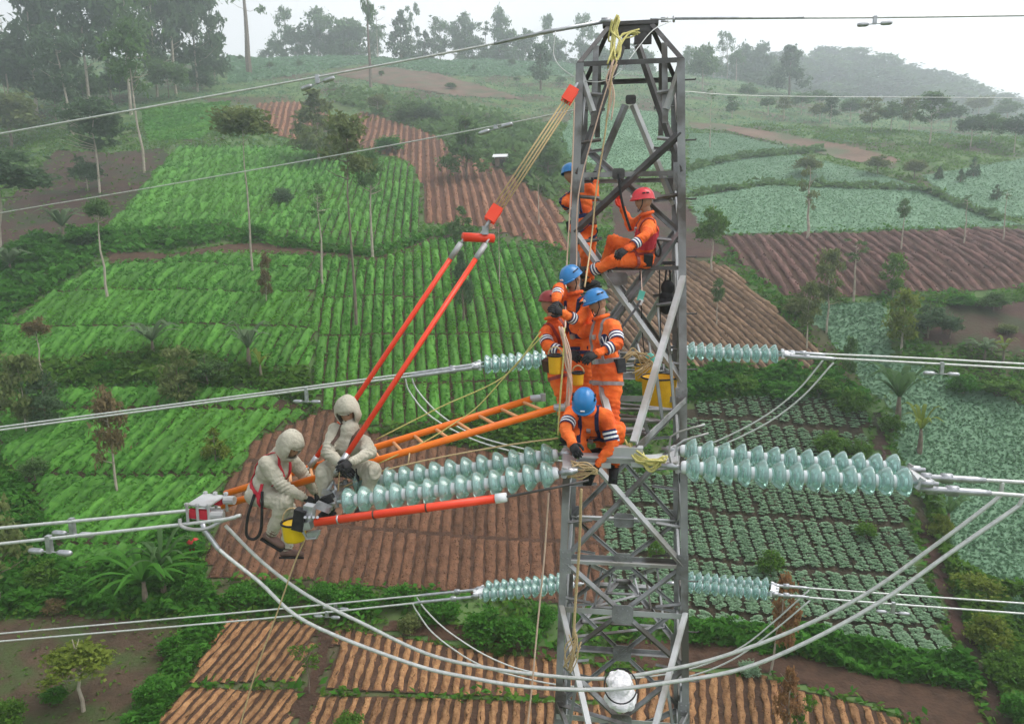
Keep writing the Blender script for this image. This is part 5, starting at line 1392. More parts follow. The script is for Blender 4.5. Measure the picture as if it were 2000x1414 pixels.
cable('jumper_loop', 'outer near jumper loop sweeping under the tower from left to right', 'jumper loop', [W(398, 1032, -3.14), W(425, 1070, -3.16), W(505, 1135, -3.2), (W(598, 1214, -3.22)), W(798, 1294, -3.25), W(918, 1323, -3.25), W(1035, 1341, -3.25), W(1180, 1346, -3.25), W(1300, 1333, -3.25), W(1448, 1306, -3.25), W(1583, 1250, -3.25), W(1724, 1172, -3.23), W(1865, 1073, -3.21), W(1978, 996, -3.2), W(1992, 984, -3.2), W(1999, 969, -3.2)], .020, 'alu', JG, 0, [('dead_end_clamp', 'clamp', lambda mb: mb.tube([W(396, 1022, -3.14), W(400, 1036, -3.14), W(425, 1070, -3.16), W(432, 1078, -3.16)], [.03, .03, .027, .02], 8))])
cable('jumper_loop', 'inner near jumper loop sweeping under the tower from left to right', 'jumper loop', [W(440, 1026, -2.72), W(513, 1098, -2.78), W(601, 1163, -2.8), W(706, 1216, -2.8), W(833, 1276, -2.8), W(953, 1304, -2.8), W(1091, 1321, -2.8), W(1190, 1324, -2.8), W(1300, 1308, -2.8), W(1406, 1283, -2.8), W(1547, 1232, -2.8), W(1689, 1161, -2.8), W(1830, 1062, -2.8), W(1944, 976, -2.8), W(1954, 962, -2.8), W(1958, 941, -2.8)], .020, 'alu', JG)
cable('jumper_loop', 'front far lower jumper loop below the lower string', 'jumper loop', [W(806, 1178, 2.9), W(815, 1195, 2.9), W(850, 1240, 2.9), W(925, 1292, 2.9), W(1000, 1318, 2.9), W(1100, 1338, 2.85), W(1215, 1342, 2.8), W(1340, 1322, 2.8), W(1430, 1288, 2.8), W(1510, 1232, 2.8), W(1582, 1172, 2.8)], .015, 'alu', JG)
cable('jumper_loop', 'rear far lower jumper loop below the lower string', 'jumper loop', [W(814, 1166, 3.28), W(835, 1195, 3.28), W(880, 1236, 3.28), W(960, 1285, 3.28), W(1050, 1314, 3.25), W(1200, 1326, 3.2), W(1340, 1308, 3.2), W(1440, 1268, 3.2), W(1510, 1215, 3.2), W(1580, 1152, 3.2)], .015, 'alu', JG)
cable('jumper_loop', 'front far upper jumper loop crossing behind the orange ladder', 'jumper loop', [W(792, 740, 2.92), W(800, 765, 2.92), W(835, 808, 2.9), W(895, 845, 2.9), W(965, 872, 2.9), W(1080, 898, 2.85), W(1215, 905, 2.8), W(1340, 892, 2.8), W(1420, 865, 2.8), W(1505, 822, 2.8), W(1570, 772, 2.8), W(1628, 708, 2.8)], .015, 'alu', JG)
cable('jumper_loop', 'rear far upper jumper loop crossing behind the orange ladder', 'jumper loop', [W(802, 732, 3.28), W(815, 762, 3.28), W(855, 806, 3.26), W(910, 842, 3.25), W(975, 865, 3.25), W(1080, 886, 3.2), W(1215, 893, 3.2), W(1340, 880, 3.2), W(1410, 857, 3.2), W(1495, 812, 3.2), W(1560, 760, 3.2), W(1612, 698, 3.2)], .015, 'alu', JG)
EG = 'thin earth wires at the tower top'
cable('earth_wire', 'earth wire falling from the tower peak to the left edge', 'earth wire', [W(1192, 42, 0), W(1130, 52, 0), W(975, 84, .02), W(620, 151, .1), W(0, 262, .3)], .014, 'alu', EG, 45, [('armour_rod', 'clamp', lambda mb: mb.tube([W(1180, 43, 0), W(1060, 64, 0), W(1055, 65, 0), W(965, 86, .02)], [.024, .026, .02, .02], 8)), ('shackle', 'clamp', lambda mb: mb.box(W(1184, 41, 0), (.12, .06, .06))), ('bond_wire', 'alu', lambda mb: mb.tube(spline([W(1085, 62, -.1), W(1082, 110, -.15), W(1105, 140, -.3), W(1150, 160, -.66), W(1200, 150, -.68), W(1245, 95, -.4), W(1275, 60, -.2), W(1310, 42, -.02)]), .006, 5))])
cable('earth_wire', 'earth wire leaving the tower peak level to the right', 'earth wire', [W(1280, 39, 0), W(1330, 37, 0), W(1700, 35, 0), W(2000, 31, 0)], .011, 'alu', EG, 45, [('armour_rod', 'clamp', lambda mb: mb.tube([W(1318, 37, 0), W(1570, 35, 0)], .016, 8)), ('shackle', 'clamp', lambda mb: [mb.tube([W(1270, 38, 0), W(1300, 38, 0)], .012, 6), mb.box(W(1298, 36, 0), (.09, .02, .02)), mb.box(W(1298, 42, 0), (.09, .02, .02)), mb.tube([W(1316, 32, 0), W(1316, 44, 0)], .016, 6)])])
cable('earth_wire', 'very thin wire crossing the left fields below the main earth wire', 'wire', [W(1128, 214, .66), W(1000, 240, 1.2), W(700, 296, 2.5), W(300, 366, 4.2), W(0, 416, 5.5)], .010, 'alu', EG, 45)
cable('earth_wire', 'faint distant wire crossing the upper right hillside', 'wire', [W(1322, 178, .66), W(1490, 188, 2.5), W(1860, 191, 6), W(2000, 192, 7.5)], .006, 'alu', EG, 45)
def damper(label, c, along, s=1.0, drop=.09):
    c = Vector(c); d = Vector(along).normalized()
    root = thing('vibration_damper', c, label, 'vibration damper', 'small dumbbell dampers hung on the wires')
    mb = MB(); mb.box(c + Vector((0, 0, -drop * .4 * s)), (.05 * s, .05 * s, drop * 1.3 * s)); build_in(mb, 'clamp', MT['clamp'], root)
    mb = MB(); mb.tube([c - d * .2 * s + Vector((0, 0, -drop * s)), c + d * .2 * s + Vector((0, 0, -drop * s))], .008 * s, 5); build_in(mb, 'rod', MT['clamp'], root)
    for q in (-1, 1):
        mb = MB(); e = c + d * .17 * q * s + Vector((0, 0, -drop * s))
        mb.tube([e - d * .08 * s, e - d * .05 * s, e + d * .05 * s, e + d * .08 * s], [.022 * s, .032 * s, .032 * s, .022 * s], 9); build_in(mb, 'weight', MT['clamp'], root, True)
    return root
LA = (-1, .07, -.02)
damper('damper hung on the earth wire left of the tower', W(620, 150, .1), (-1, 0, -.28), 1.0)
damper('damper hung on the right earth wire against the white sky', W(1709, 35, 0), (1, 0, .02), .8)
damper('dark damper on the very thin wire over the red furrows', W(968, 246, 1.25), (-1, .2, -.22), 1.1, .04)
damper('damper on the upper near left conductor', W(140, 1018, -2.52), LA, 1.15, .14)
damper('damper on the lower near left conductor', W(95, 1052, -2.92), LA, 1.15, .14)
damper('damper on the rear far lower left conductor', W(655, 1180, 3.32), LA, 1.1, .08)
damper('damper on the front far lower left conductor', W(638, 1196, 2.96), LA, 1.1, .08)
damper('damper hung on the far upper left conductor', W(598, 762, 2.97), LA, 1.1, .2)
damper('damper on the far upper right conductor near the bananas', W(1840, 712, 2.8), (1, 0, -.03), 1.1, .14)
damper('damper on the far lower right conductor over the cabbages', W(1745, 1180, 2.8), (1, 0, -.03), 1.1, .14)

# ================================================================ PEOPLE
def solve(parent, px, py, length, sg):
    d = ray(px, py).normalized()
    w = parent - CAM
    b = w.dot(d); c = w.dot(w) - length * length
    disc = b * b - c
    if disc <= 0:
        q = CAM + d * b
        return parent + (q - parent).normalized() * length
    return CAM + d * (b + sg * math.sqrt(disc))
def capsule(mb, a, b, ra, rb, n=12):
    a, b = Vector(a), Vector(b)
    d = (b - a).normalized()
    pts, rs = [], []
    for k in (90, 60, 30): t = math.radians(k); pts.append(a - d * ra * math.sin(t)); rs.append(max(.002, ra * math.cos(t)))
    pts.append(a); rs.append(ra); pts.append(b); rs.append(rb)
    for k in (30, 60, 90): t = math.radians(k); pts.append(b + d * rb * math.sin(t)); rs.append(max(.002, rb * math.cos(t)))
    mb.tube(pts, rs, n)
def frame(x, z):
    x = x.normalized(); z = (z - x * z.dot(x)).normalized(); y = z.cross(x)
    return Matrix(((x.x, y.x, z.x), (x.y, y.y, z.y), (x.z, y.z, z.z)))
def hand_mesh(mname, m):
    """glove: x along the fingers, z out of the back of the hand, thumb at +y"""
    mb = MB()
    mb.tube([(-.05, 0, 0), (-.01, 0, 0), (.03, 0, 0), (.075, .002, -.004), (.095, .002, -.01)], [.036, .033, .042, .046, .036], 10, flat=.5, ref=Vector((0, 0, 1)))
    for i, (y, l) in enumerate(((.032, .070), (.011, .080), (-.011, .075), (-.031, .058))):
        a0 = Vector((.085, y, -.006))
        pts = [a0]
        ang = .35 + .08 * i
        for s in (.42, .33, .25):
            a0 = a0 + Vector((math.cos(ang), (y * .6) * .4, -math.sin(ang))) * l * s
            pts.append(a0); ang += .55
        mb.tube(pts, [.0135, .013, .0115, .008], 7)
    mb.tube([(.015, .034, -.004), (.045, .058, -.018), (.072, .062, -.034), (.09, .056, -.046)], [.016, .0145, .013, .009], 7)
    return mb.mesh('glove', m, True)
HANDS = {k: hand_mesh('glove', MT[k]) for k in ('black', 'red', 'redfibre')}
def boot_mesh(m):
    mb = MB()
    mb.tube([(0, 0, .13), (0, 0, .05), (.0, 0, 0)], [.058, .056, .052], 10)
    mb.tube([(-.075, 0, -.035), (-.06, 0, -.03), (0, 0, -.025), (.08, 0, -.032), (.15, 0, -.04), (.185, 0, -.045)], [.02, .045, .052, .048, .042, .02], 10, flat=.85, ref=Vector((0, 0, 1)))
    mb.box((.055, 0, -.08), (.26, .088, .022), m=1)
    return mb.mesh('boot', [m, MT['black']], True)
BOOTS = {'black': boot_mesh(MT['black']), 'bootyellow': boot_mesh(MT['bootyellow']), 'brownboot': boot_mesh(MT['brownboot'])}
def head_into(mb, c, R, s=1.0):
    """head facing R's +y, up +z, with nose, ears, chin, eyes, mouth; material slots 1 skin, 2 dark"""
    def P(p): return c + R @ (Vector(p) * s)
    vs, fs = [], []
    nu, nv = 18, 13
    for i in range(nv + 1):
        th = PI * i / nv
        for j in range(nu):
            w = 2 * PI * j / nu
            x, y, z = math.sin(th) * math.cos(w), math.sin(th) * math.sin(w), math.cos(th)
            yy = y * (.098 if y > 0 else .10); xx = x * .077; zz = z * .118
            if zz < -.03:
                k = min(1, (-.03 - zz) / .09); xx *= 1 - .35 * k; yy = yy * (1 - .12 * k) + .018 * k
            f = max(0, y) ** 2
            if f > .3:
                yy += .022 * math.exp(-(xx / .016) ** 2 - ((zz + .018) / .022) ** 2)
                yy -= .010 * math.exp(-((abs(xx) - .032) / .014) ** 2 - ((zz - .012) / .012) ** 2)
                yy += .006 * math.exp(-(xx / .03) ** 2 - ((zz + .058) / .012) ** 2)
            vs.append(P((xx, yy, zz)))
    for i in range(nv):
        for j in range(nu):
            j2 = (j + 1) % nu
            fs.append((i * nu + j, (i + 1) * nu + j, (i + 1) * nu + j2, i * nu + j2))
    mb.add(vs, fs, 1)
    for q in (-1, 1):
        mb.ell(P((q * .032, .083, .012)), (.012 * s, .008 * s, .007 * s), R, 8, 5, 2)
        mb.ell(P((q * .034, .089, .032)), (.017 * s, .006 * s, .005 * s), R, 8, 4, 2)
        mb.ell(P((q * .079, -.008, -.005)), (.01 * s, .02 * s, .032 * s), R, 8, 6, 1)
    mb.ell(P((0, .092, -.055)), (.022 * s, .006 * s, .005 * s), R, 8, 4, 2)

def helmet(root, c, R, m, org):
    def build(name, fn, mt, par, sm=True):
        mb = MB(); fn(mb)
        mb.v = [tuple(c + R @ Vector(p) - org) for p in mb.v]
        return link(name, mb.mesh(name, mt, sm), par)
    def shell(mb):
        vs, fs = [], []
        nu, nv = 22, 8
        for i in range(nv + 1):
            th = (PI * .5 + .12) * i / nv
            for j in range(nu):
                w = 2 * PI * j / nu
                x, y, z = math.sin(th) * math.cos(w), math.sin(th) * math.sin(w), math.cos(th)
                k = 1.0 + (.06 if i == nv else 0)
                rid = .006 * max(0, math.cos(w * 2 + PI)) * (z > .3) if False else 0
                ridge = .008 * math.exp(-((abs(x) * .115 - .035) / .012) ** 2) * max(0, z)
                vs.append((x * .115 * k, y * (.148 if y > 0 else .138) * k, .035 + z * .125 + ridge - (.012 * max(0, -y) if i >= nv - 1 else 0)))
        for i in range(nv):
            for j in range(nu):
                j2 = (j + 1) % nu
                fs.append((i * nu + j, (i + 1) * nu + j, (i + 1) * nu + j2, i * nu + j2))
        mb.add(vs, fs)
    h = build('helmet', shell, MT[m], root)
    def brim(mb):
        pts = []
        for k in range(13):
            w = math.radians(25 + 130 * k / 12)
            pts.append((math.cos(w) * .122, math.sin(w) * .16, .022))
        mb.tube(pts, [.006] + [.011] * 11 + [.006], 6)
    build('brim', brim, MT[m], h)
    def strap(mb):
        for q in (-1, 1):
            mb.tube([(q * .088, .03, .03), (q * .08, .045, -.05), (q * .03, .075, -.115), (0, .08, -.122)], .006, 5)
    build('chin_strap', strap, MT['black'], h)
    for q in (-1, 1):
        for k in range(2):
            build('vent', lambda mb: mb.box((q * .108, .02 - .05 * k, .088), (.012, .034, .012), Matrix.Rotation(-q * .5, 3, 'Y')), MT['black'], h, False)
    build('badge', lambda mb: mb.box((0, .146, .068), (.04, .008, .024), Matrix.Rotation(-.35, 3, 'X')), MT['white'], h, False)
    return h

def person(label, pel, chest, head, face, arms, legs, suit='orange', hat='blue', glove='black', boot='black', hface=None, up=None, bands=(), harness='navy', vest=None, bag=None, scale=1.0, group=None, toe=None, gloveR=None):
    S = scale
    G_ = 1.2 if suit == 'white_suit' else 1.06
    p0 = W(*pel)
    ch = solve(p0, chest[0], chest[1], .50 * S, chest[2])
    hd = solve(ch, head[0], head[1], .225 * S, head[2])
    spine = (ch - p0).normalized()
    fw = Vector(face).normalized()
    left = spine.cross(fw)
    if left.length < .2: left = Vector((0, 0, 1)).cross(fw)
    left.normalize()
    front = left.cross(spine).normalized()
    R = Matrix(((left.x, front.x, spine.x), (left.y, front.y, spine.y), (left.z, front.z, spine.z)))
    sh = {'L': ch - spine * .045 * S + left * .175 * S, 'R': ch - spine * .045 * S - left * .175 * S}
    hp = {'L': p0 + left * .095 * S, 'R': p0 - left * .095 * S}
    J = {}
    for k in 'LR':
        e, h = arms[k]
        J['e' + k] = solve(sh[k], e[0], e[1], .285 * S, e[2])
        J['h' + k] = solve(J['e' + k], h[0], h[1], .255 * S, h[2])
        kn, ft = legs[k]
        J['k' + k] = solve(hp[k], kn[0], kn[1], .42 * S, kn[2])
        J['f' + k] = solve(J['k' + k], ft[0], ft[1], .40 * S, ft[2])
    mb = MB()
    for (t, rx, ry, rz, fo) in ((.02, .165, .13, .13, 0), (.17, .155, .122, .16, .005), (.33, .178, .132, .17, .0), (.42, .165, .11, .10, -.005)):
        mb.ell(p0 + spine * t * S + front * fo, (rx * S * G_, ry * S * G_ * (1.1 if G_ > 1.1 else 1), rz * S), R)
    capsule(mb, sh['L'] - left * .02, sh['R'] + left * .02, .082 * S, .082 * S)
    capsule(mb, ch - spine * .04, ch + (hd - ch) * .62, .068 * S, .056 * S)
    if suit == 'white_suit': capsule(mb, ch - spine * .07 - front * .01, ch + (hd - ch) * .22 - front * .015, .128, .105)
    for k in 'LR':
        capsule(mb, sh[k], J['e' + k], .075 * S * G_, .060 * S * G_)
        capsule(mb, J['e' + k], J['h' + k], .060 * S * G_, .046 * S)
        capsule(mb, hp[k], J['k' + k], .108 * S * G_, .078 * S * G_)
        capsule(mb, J['k' + k], J['f' + k], .078 * S * G_, .064 * S)
    tmp = link('person_tmp', mb.mesh('tmp', MT[suit]))
    rm = tmp.modifiers.new('r', 'REMESH'); rm.mode = 'VOXEL'; rm.voxel_size = .0155
    sm = tmp.modifiers.new('s', 'SMOOTH'); sm.factor = .5; sm.iterations = 5
    dg = bpy.context.evaluated_depsgraph_get()
    ev = tmp.evaluated_get(dg).to_mesh()
    V = np.empty(len(ev.vertices) * 3); ev.vertices.foreach_get('co', V); V = V.reshape(-1, 3)
    N = np.empty(len(ev.vertices) * 3); ev.vertices.foreach_get('normal', N); N = N.reshape(-1, 3)
    faces = [tuple(f.vertices) for f in ev.polygons]
    tmp.evaluated_get(dg).to_mesh_clear()
    bpy.data.objects.remove(tmp)
    sd = random.uniform(0, 50)
    amp = .018
    if suit == 'white_suit': amp = .014
    # cloth folds: across the limbs and the waist
    dsp = np.array([noise.noise(Vector((p[0] * 7 + sd, p[1] * 7, p[2] * 11))) * amp + noise.noise(Vector((p[0] * 17, p[1] * 17 + sd, p[2] * 24))) * amp * .6 for p in V])
    for jn, pa, fr, rad in [(J['e' + k], sh[k], .040, .15) for k in 'LR'] + [(J['k' + k], hp[k], .052, .17) for k in 'LR'] + [(J['f' + k], J['k' + k], .034, .13) for k in 'LR'] + [(J['h' + k], J['e' + k], .030, .10) for k in 'LR'] + [(p0 + spine * .08, ch, .05, .19)]:
        q = V - np.array(jn); ln = np.linalg.norm(q, axis=1)
        ax = np.array((jn - pa).normalized()); sd2 = np.array((jn - pa).orthogonal().normalized())
        ph = q @ ax / fr * 2 * PI + (q @ sd2) * 22 + sd
        dsp += np.clip(1 - ln / rad, 0, 1) ** .7 * np.sin(ph) * (.0085 if suit == 'orange' else .0125)
    V = V + N * dsp[:, None]
    neck = np.array(ch + (hd - ch) * .40); nd = np.array((hd - ch).normalized())
    body = MB()
    fm = []
    for f in faces:
        c = V[list(f)].mean(0)
        t = (c - neck) @ nd
        fm.append(1 if (suit == 'orange' and t > 0 and np.linalg.norm((c - neck) - nd * t) < .085) else 0)
    body.v = [tuple(p) for p in V]; body.f = faces; body.m = fm
    bvh = BVHTree.FromPolygons([Vector(p) for p in V], faces)
    hu = up and Vector(up) or (hd - ch)
    hf = Vector(hface or face).normalized()
    hu = (Vector(hu) - hf * Vector(hu).dot(hf)).normalized()
    hx = hf.cross(hu)
    HR = Matrix(((hx.x, hf.x, hu.x), (hx.y, hf.y, hu.y), (hx.z, hf.z, hu.z)))
    head_into(body, hd, HR, S)
    low = min(p[2] for p in body.v)
    org = Vector((p0.x, p0.y, low))
    root = thing('person', org, label, 'person', group)
    bo = build_in(body, 'body', [MT[suit], MT['skin'], MT['dark_eye']], root, True)
    # head cover
    if hat == 'hood':
        def hood(mb):
            vs, fs = [], []
            nu, nv = 26, 16
            for i in range(nv + 1):
                th = PI * i / nv
                for j in range(nu):
                    w = 2 * PI * j / nu
                    x, y, z = math.sin(th) * math.cos(w), math.sin(th) * math.sin(w), math.cos(th)
                    k = 1 + .05 * math.sin(w * 3 + z * 4) * (1 - abs(z))
                    zz = z * .165 if z > 0 else z * .19
                    p = Vector((x * .125 * k, y * (.132 if y > 0 else .142) * k - .012, zz + .012))
                    p *= 1 + .08 * noise.noise(Vector((x * 2.3 + sd, y * 2.3, z * 3.1)))
                    vs.append(hd + HR @ (p * S * 1.1))
            for i in range(nv):
                for j in range(nu):
                    j2 = (j + 1) % nu
                    th = PI * (i + .5) / nv; w = 2 * PI * (j + .5) / nu
                    y = math.sin(th) * math.sin(w); z = math.cos(th); x = math.sin(th) * math.cos(w)
                    if y > .45 and -.62 < z < .22 and abs(x) < .66: continue
                    fs.append((i * nu + j, (i + 1) * nu + j, (i + 1) * nu + j2, i * nu + j2))
            mb.add(vs, fs)
        q = MB(); hood(q); ho = build_in(q, 'hood', MT[suit], root, True)
        so = ho.modifiers.new('t', 'SOLIDIFY'); so.thickness = .012
        q = MB(); q.tube([hd + HR @ (Vector((math.cos(w) * .098, math.sin(w) * .125 - .008, .052 - .012 * math.sin(w))) * S) for w in np.linspace(.35, PI - .35, 11)], .012, 6); build_in(q, 'hood_hem', MT[suit], root, True)
    else:
        helmet(root, hd, HR, hat, org)
    # gloves and boots
    for k in 'LR':
        d = (J['h' + k] - J['e' + k]).normalized()
        back = (J['h' + k] - p0); back = Vector((back.x, back.y, abs(back.z) * .2 + .3))
        inw = left * (-1 if k == 'L' else 1)
        z = back - d * back.dot(d)
        M3 = frame(d, z)
        if M3.col[1].dot(inw + front * .5) < 0:
            M3 = M3 @ Matrix.Diagonal((1, -1, 1))
        M = Matrix.Translation(J['h' + k] + d * .03 - org) @ M3.to_4x4() @ Matrix.Scale(1.08 * S, 4)
        link('glove', HANDS[(gloveR or glove) if k == 'R' else glove], root, M=M)
        sd_ = (J['f' + k] - J['k' + k]).normalized()
        td = Vector(toe[k]) if toe else front + Vector((0, 0, -.15))
        xz = td - sd_ * td.dot(sd_)
        if xz.length < .1: xz = front - sd_ * front.dot(sd_)
        M3 = frame(xz, -sd_)
        M = Matrix.Translation(J['f' + k] + sd_ * .03 - org) @ M3.to_4x4() @ Matrix.Scale(1.05 * S, 4)
        bt = boot if isinstance(boot, str) else boot[k]
        link('boot', BOOTS[bt], root, M=M)
    # reflective bands round the sleeves and trouser legs
    segs = {'fL': ('eL', 'hL', .060, .044), 'fR': ('eR', 'hR', .060, .044), 'sL': ('kL', 'fL', .078, .062), 'sR': ('kR', 'fR', .078, .062)}
    def band(a, b, ra, rb, t0, t1):
        q = MB()
        n = 5
        for i in range(n):
            u0 = t0 + (t1 - t0) * i / n; u1 = t0 + (t1 - t0) * (i + 1) / n
            r0 = (ra + (rb - ra) * u0) * S * 1.17; r1 = (ra + (rb - ra) * u1) * S * 1.17
            q.tube([a.lerp(b, u0), a.lerp(b, u1)], [r0 + (.002 if i % 2 else 0), r1 + (.002 if i % 2 else 0)], 16, i % 2, False)
        build_in(q, 'reflective_band', [MT['navy'], MT['white']], root)
    for bnd in bands:
        if bnd[0] == 'u':
            band(sh[bnd[1]], J['e' + bnd[1]], .075, .060, .5, .88)
        else:
            a, b, ra, rb = segs[bnd]
            band(J[a], J[b], ra, rb, *((.30, .66) if bnd[0] == 'f' else (.55, .82)))
    q = MB(); cc = ch + (hd - ch) * .30; cax = (hd - ch).normalized(); c1 = cax.orthogonal().normalized(); c2 = cax.cross(c1)
    if suit == 'orange':
        q.tube([cc + (c1 * math.cos(w) + c2 * math.sin(w)) * .075 * S for w in np.linspace(0, 2 * PI, 17)], .020 * S, 7); build_in(q, 'collar', MT[suit], root, True)
        for sd_ in (-1, 1):
            q = MB(); q.box(p0 + spine * .04 + left * sd_ * .185 * S - front * .02, (.075, .11, .15), R); build_in(q, 'belt_pouch', MT['black' if sd_ > 0 else 'brownweb'], root)
    # harness: rays from the spine outwards find the cloth
    def ringpath(center, ax, rad=.03, off=.008, n=28, a0=0, a1=2 * PI):
        ax = ax.normalized(); e1 = ax.orthogonal().normalized(); e2 = ax.cross(e1)
        out = []
        for i in range(n + 1):
            w = a0 + (a1 - a0) * i / n
            d = e1 * math.cos(w) + e2 * math.sin(w)
            h = bvh.ray_cast(center, d, .26)
            out.append((h[0] if h[0] is not None else center + d * .16) + d * off)
        return out
    def strapmesh(name, pts, w, m, par=root):
        q = MB()
        cen = sum(pts, Vector()) / len(pts)
        vs, fs = [], []
        for i, p in enumerate(pts):
            t = (pts[min(i + 1, len(pts) - 1)] - pts[max(i - 1, 0)]).normalized()
            o = (p - cen); o = (o - t * o.dot(t)).normalized()
            b = t.cross(o)
            vs += [p - b * w - o * .004, p - b * w + o * .004, p + b * w + o * .004, p + b * w - o * .004]
        for i in range(len(pts) - 1):
            for j in range(4):
                fs.append((4 * i + j, 4 * i + (j + 1) % 4, 4 * i + 4 + (j + 1) % 4, 4 * i + 4 + j))
        q.add(vs, fs)
        return build_in(q, name, MT[m], par)
    if harness:
        ha = strapmesh('harness', ringpath(p0 + spine * .10 * S, spine), .028, harness)
        for q in (-1, 1):
            c0 = p0 + spine * .30 * S + left * q * .085 * S
            pts = []
            for i in range(25):
                w = math.radians(-60 + 300 * i / 24)
                d = front * math.cos(w) + spine * math.sin(w)
                h = bvh.ray_cast(c0, d, .3)
                pts.append((h[0] if h[0] is not None else c0 + d * .14) + d * .008)
            strapmesh('shoulder_strap', pts, .02, harness, ha)
            k = 'L' if q > 0 else 'R'
            a = hp[k].lerp(J['k' + k], .35)
            strapmesh('leg_strap', ringpath(a, J['k' + k] - hp[k]), .02, harness, ha)
        q = MB(); q.box(p0 + spine * .10 * S + front * .15, (.05, .05, .05), R); q.box(p0 + spine * .36 * S + front * .14, (.04, .03, .05), R); build_in(q, 'buckle', MT['clamp'], ha)
    if vest:
        for t in (.2, .27, .34):
            strapmesh('vest_panel', ringpath(p0 + spine * t * S, spine, off=.010), .042, vest)
    if bag:   # chest emblem patch: pale peak on a dark oval
        c0 = p0 + spine * .33 * S + front * .0 + left * bag * .07
        h = bvh.ray_cast(c0, front + left * bag * .5, .3)
        if h[0] is not None:
            nn = h[1]
            F3 = frame(spine.cross(nn), spine)
            q = MB(); q.ell(h[0] + nn * .006, (.045, .006, .06), Matrix([F3.row[i] for i in range(3)]), 14, 8)
            pa = build_in(q, 'chest_patch', MT['navy'], root, True)
            q = MB()
            for s in (-1, 1):
                q.box(h[0] + nn * .014 + F3 @ Vector((s * .014, 0, 0)), (.012, .004, .075), F3 @ Matrix.Rotation(s * .28, 3, 'Y'))
            build_in(q, 'emblem', MT['white'], pa)
    print('person', label[:30], 'pel', [round(v, 2) for v in p0], 'ch', [round(v, 2) for v in ch], 'hd', [round(v, 2) for v in hd], {k: [round(x, 2) for x in v] for k, v in J.items()})
    return root, J

P6, J6 = person('lineman in orange crouching lowest at the crossarm tip, blue helmet bowed towards us', (1158, 842, -2.52), (1150, 806, -1), (1141, 786, -1), (-.1, -1, -.55),
    {'L': ((1197, 868, -1), (1155, 925, -1)), 'R': ((1104, 838, -1), (1117, 866, -1))},
    {'L': ((1206, 838, -1), (1200, 905, 1)), 'R': ((1122, 850, -1), (1150, 905, 1))}, hface=(-.05, -.72, -.7), up=(0, -.6, .7), bands=('uL', 'uR', 'sL'), harness='navy')
P5, J5 = person('lineman in orange standing tallest on the crossarm, blue helmet, facing left', (1186, 722, -2.30), (1178, 625, -1), (1161, 574, -1), (-.75, -.65, 0),
    {'L': ((1206, 672, -1), (1168, 690, -1)), 'R': ((1138, 650, 1), (1138, 612, -1))},
    {'L': ((1196, 800, -1), (1196, 880, 1)), 'R': ((1166, 800, -1), (1176, 880, 1))}, hface=(-.75, -.6, -.25), harness='greyweb', bag=1, bands=('sL', 'fL', 'uL'))
P4, J4 = person('lineman in orange with maroon helmet at the left side of the crossarm', (1092, 706, -1.55), (1080, 632, -1), (1073, 590, -1), (.75, -.5, 0),
    {'L': ((1108, 668, 1), (1122, 650, 1)), 'R': ((1070, 676, -1), (1106, 690, -1))},
    {'L': ((1118, 782, -1), (1120, 850, 1)), 'R': ((1102, 785, -1), (1106, 855, 1))}, hat='maroon', hface=(.8, .3, -.2), harness='maroon', bands=('fL', 'fR', 'uR'))
P3, J3 = person('lineman in orange leaning left behind the tallest one, blue helmet tilted down', (1138, 660, -1.75), (1126, 584, -1), (1116, 536, -1), (-.6, -.8, 0),
    {'L': ((1130, 628, -1), (1100, 612, -1)), 'R': ((1092, 562, -1), (1086, 588, -1))},
    {'L': ((1148, 745, -1), (1150, 815, 1)), 'R': ((1128, 745, -1), (1132, 815, 1))}, hface=(-.55, -.7, -.45), harness='navy', bands=('fL', 'fR'))
P2, J2 = person('lineman in orange sitting back in his harness, red helmet and dark red vest', (1258, 502, -.62), (1266, 428, -1), (1255, 384, -1), (-1, -.12, 0),
    {'L': ((1256, 466, -1), (1226, 486, -1)), 'R': ((1232, 442, 1), (1216, 408, 1))},
    {'L': ((1200, 510, -1), (1150, 532, 1)), 'R': ((1196, 468, 1), (1180, 520, 1))}, hat='red', harness='maroon', vest='redweb', hface=(-1, -.25, -.1), bands=('fL', 'sL'), gloveR='redfibre', scale=1.0)
P1, J1 = person('lineman in orange standing half hidden behind the left tower leg, topmost blue helmet', (1138, 442, -.02), (1130, 372, 1), (1112, 336, -1), (.6, .8, 0),
    {'L': ((1102, 396, -1), (1118, 416, 1)), 'R': ((1160, 385, 1), (1164, 358, 1))},
    {'L': ((1144, 492, -1), (1146, 548, 1)), 'R': ((1152, 492, 1), (1152, 548, 1))}, hface=(.7, .6, -.1), harness='navy', bands=('fL', 'sL'))
P7, J7 = person('worker in a cream hooded suit bending over the clamps at the left, facing right', (512, 962, -2.72), (545, 893, -1), (568, 872, -1), (1, -.25, -.1),
    {'L': ((592, 925, 1), (618, 968, -1)), 'R': ((556, 955, -1), (612, 982, -1))},
    {'L': ((566, 1000, 1), (560, 1078, 1)), 'R': ((556, 980, -1), (531, 1040, 1))}, suit='white_suit', hat='hood', hface=(.85, -.3, -.5), harness='redweb', boot='brownboot', toe={'L': (.6, 0, -.5), 'R': (1, -.1, 0)})
P8, J8 = person('worker in a cream hooded suit seated on the orange ladder, facing us', (680, 910, -2.50), (682, 846, -1), (679, 803, -1), (-.12, -1, 0),
    {'L': ((722, 884, -1), (688, 902, -1)), 'R': ((640, 884, -1), (668, 908, -1))},
    {'L': ((728, 918, -1), (712, 985, 1)), 'R': ((632, 922, -1), (640, 988, 1))}, suit='white_suit', hat='hood', hface=(.05, -1, -.3), harness='brownweb')

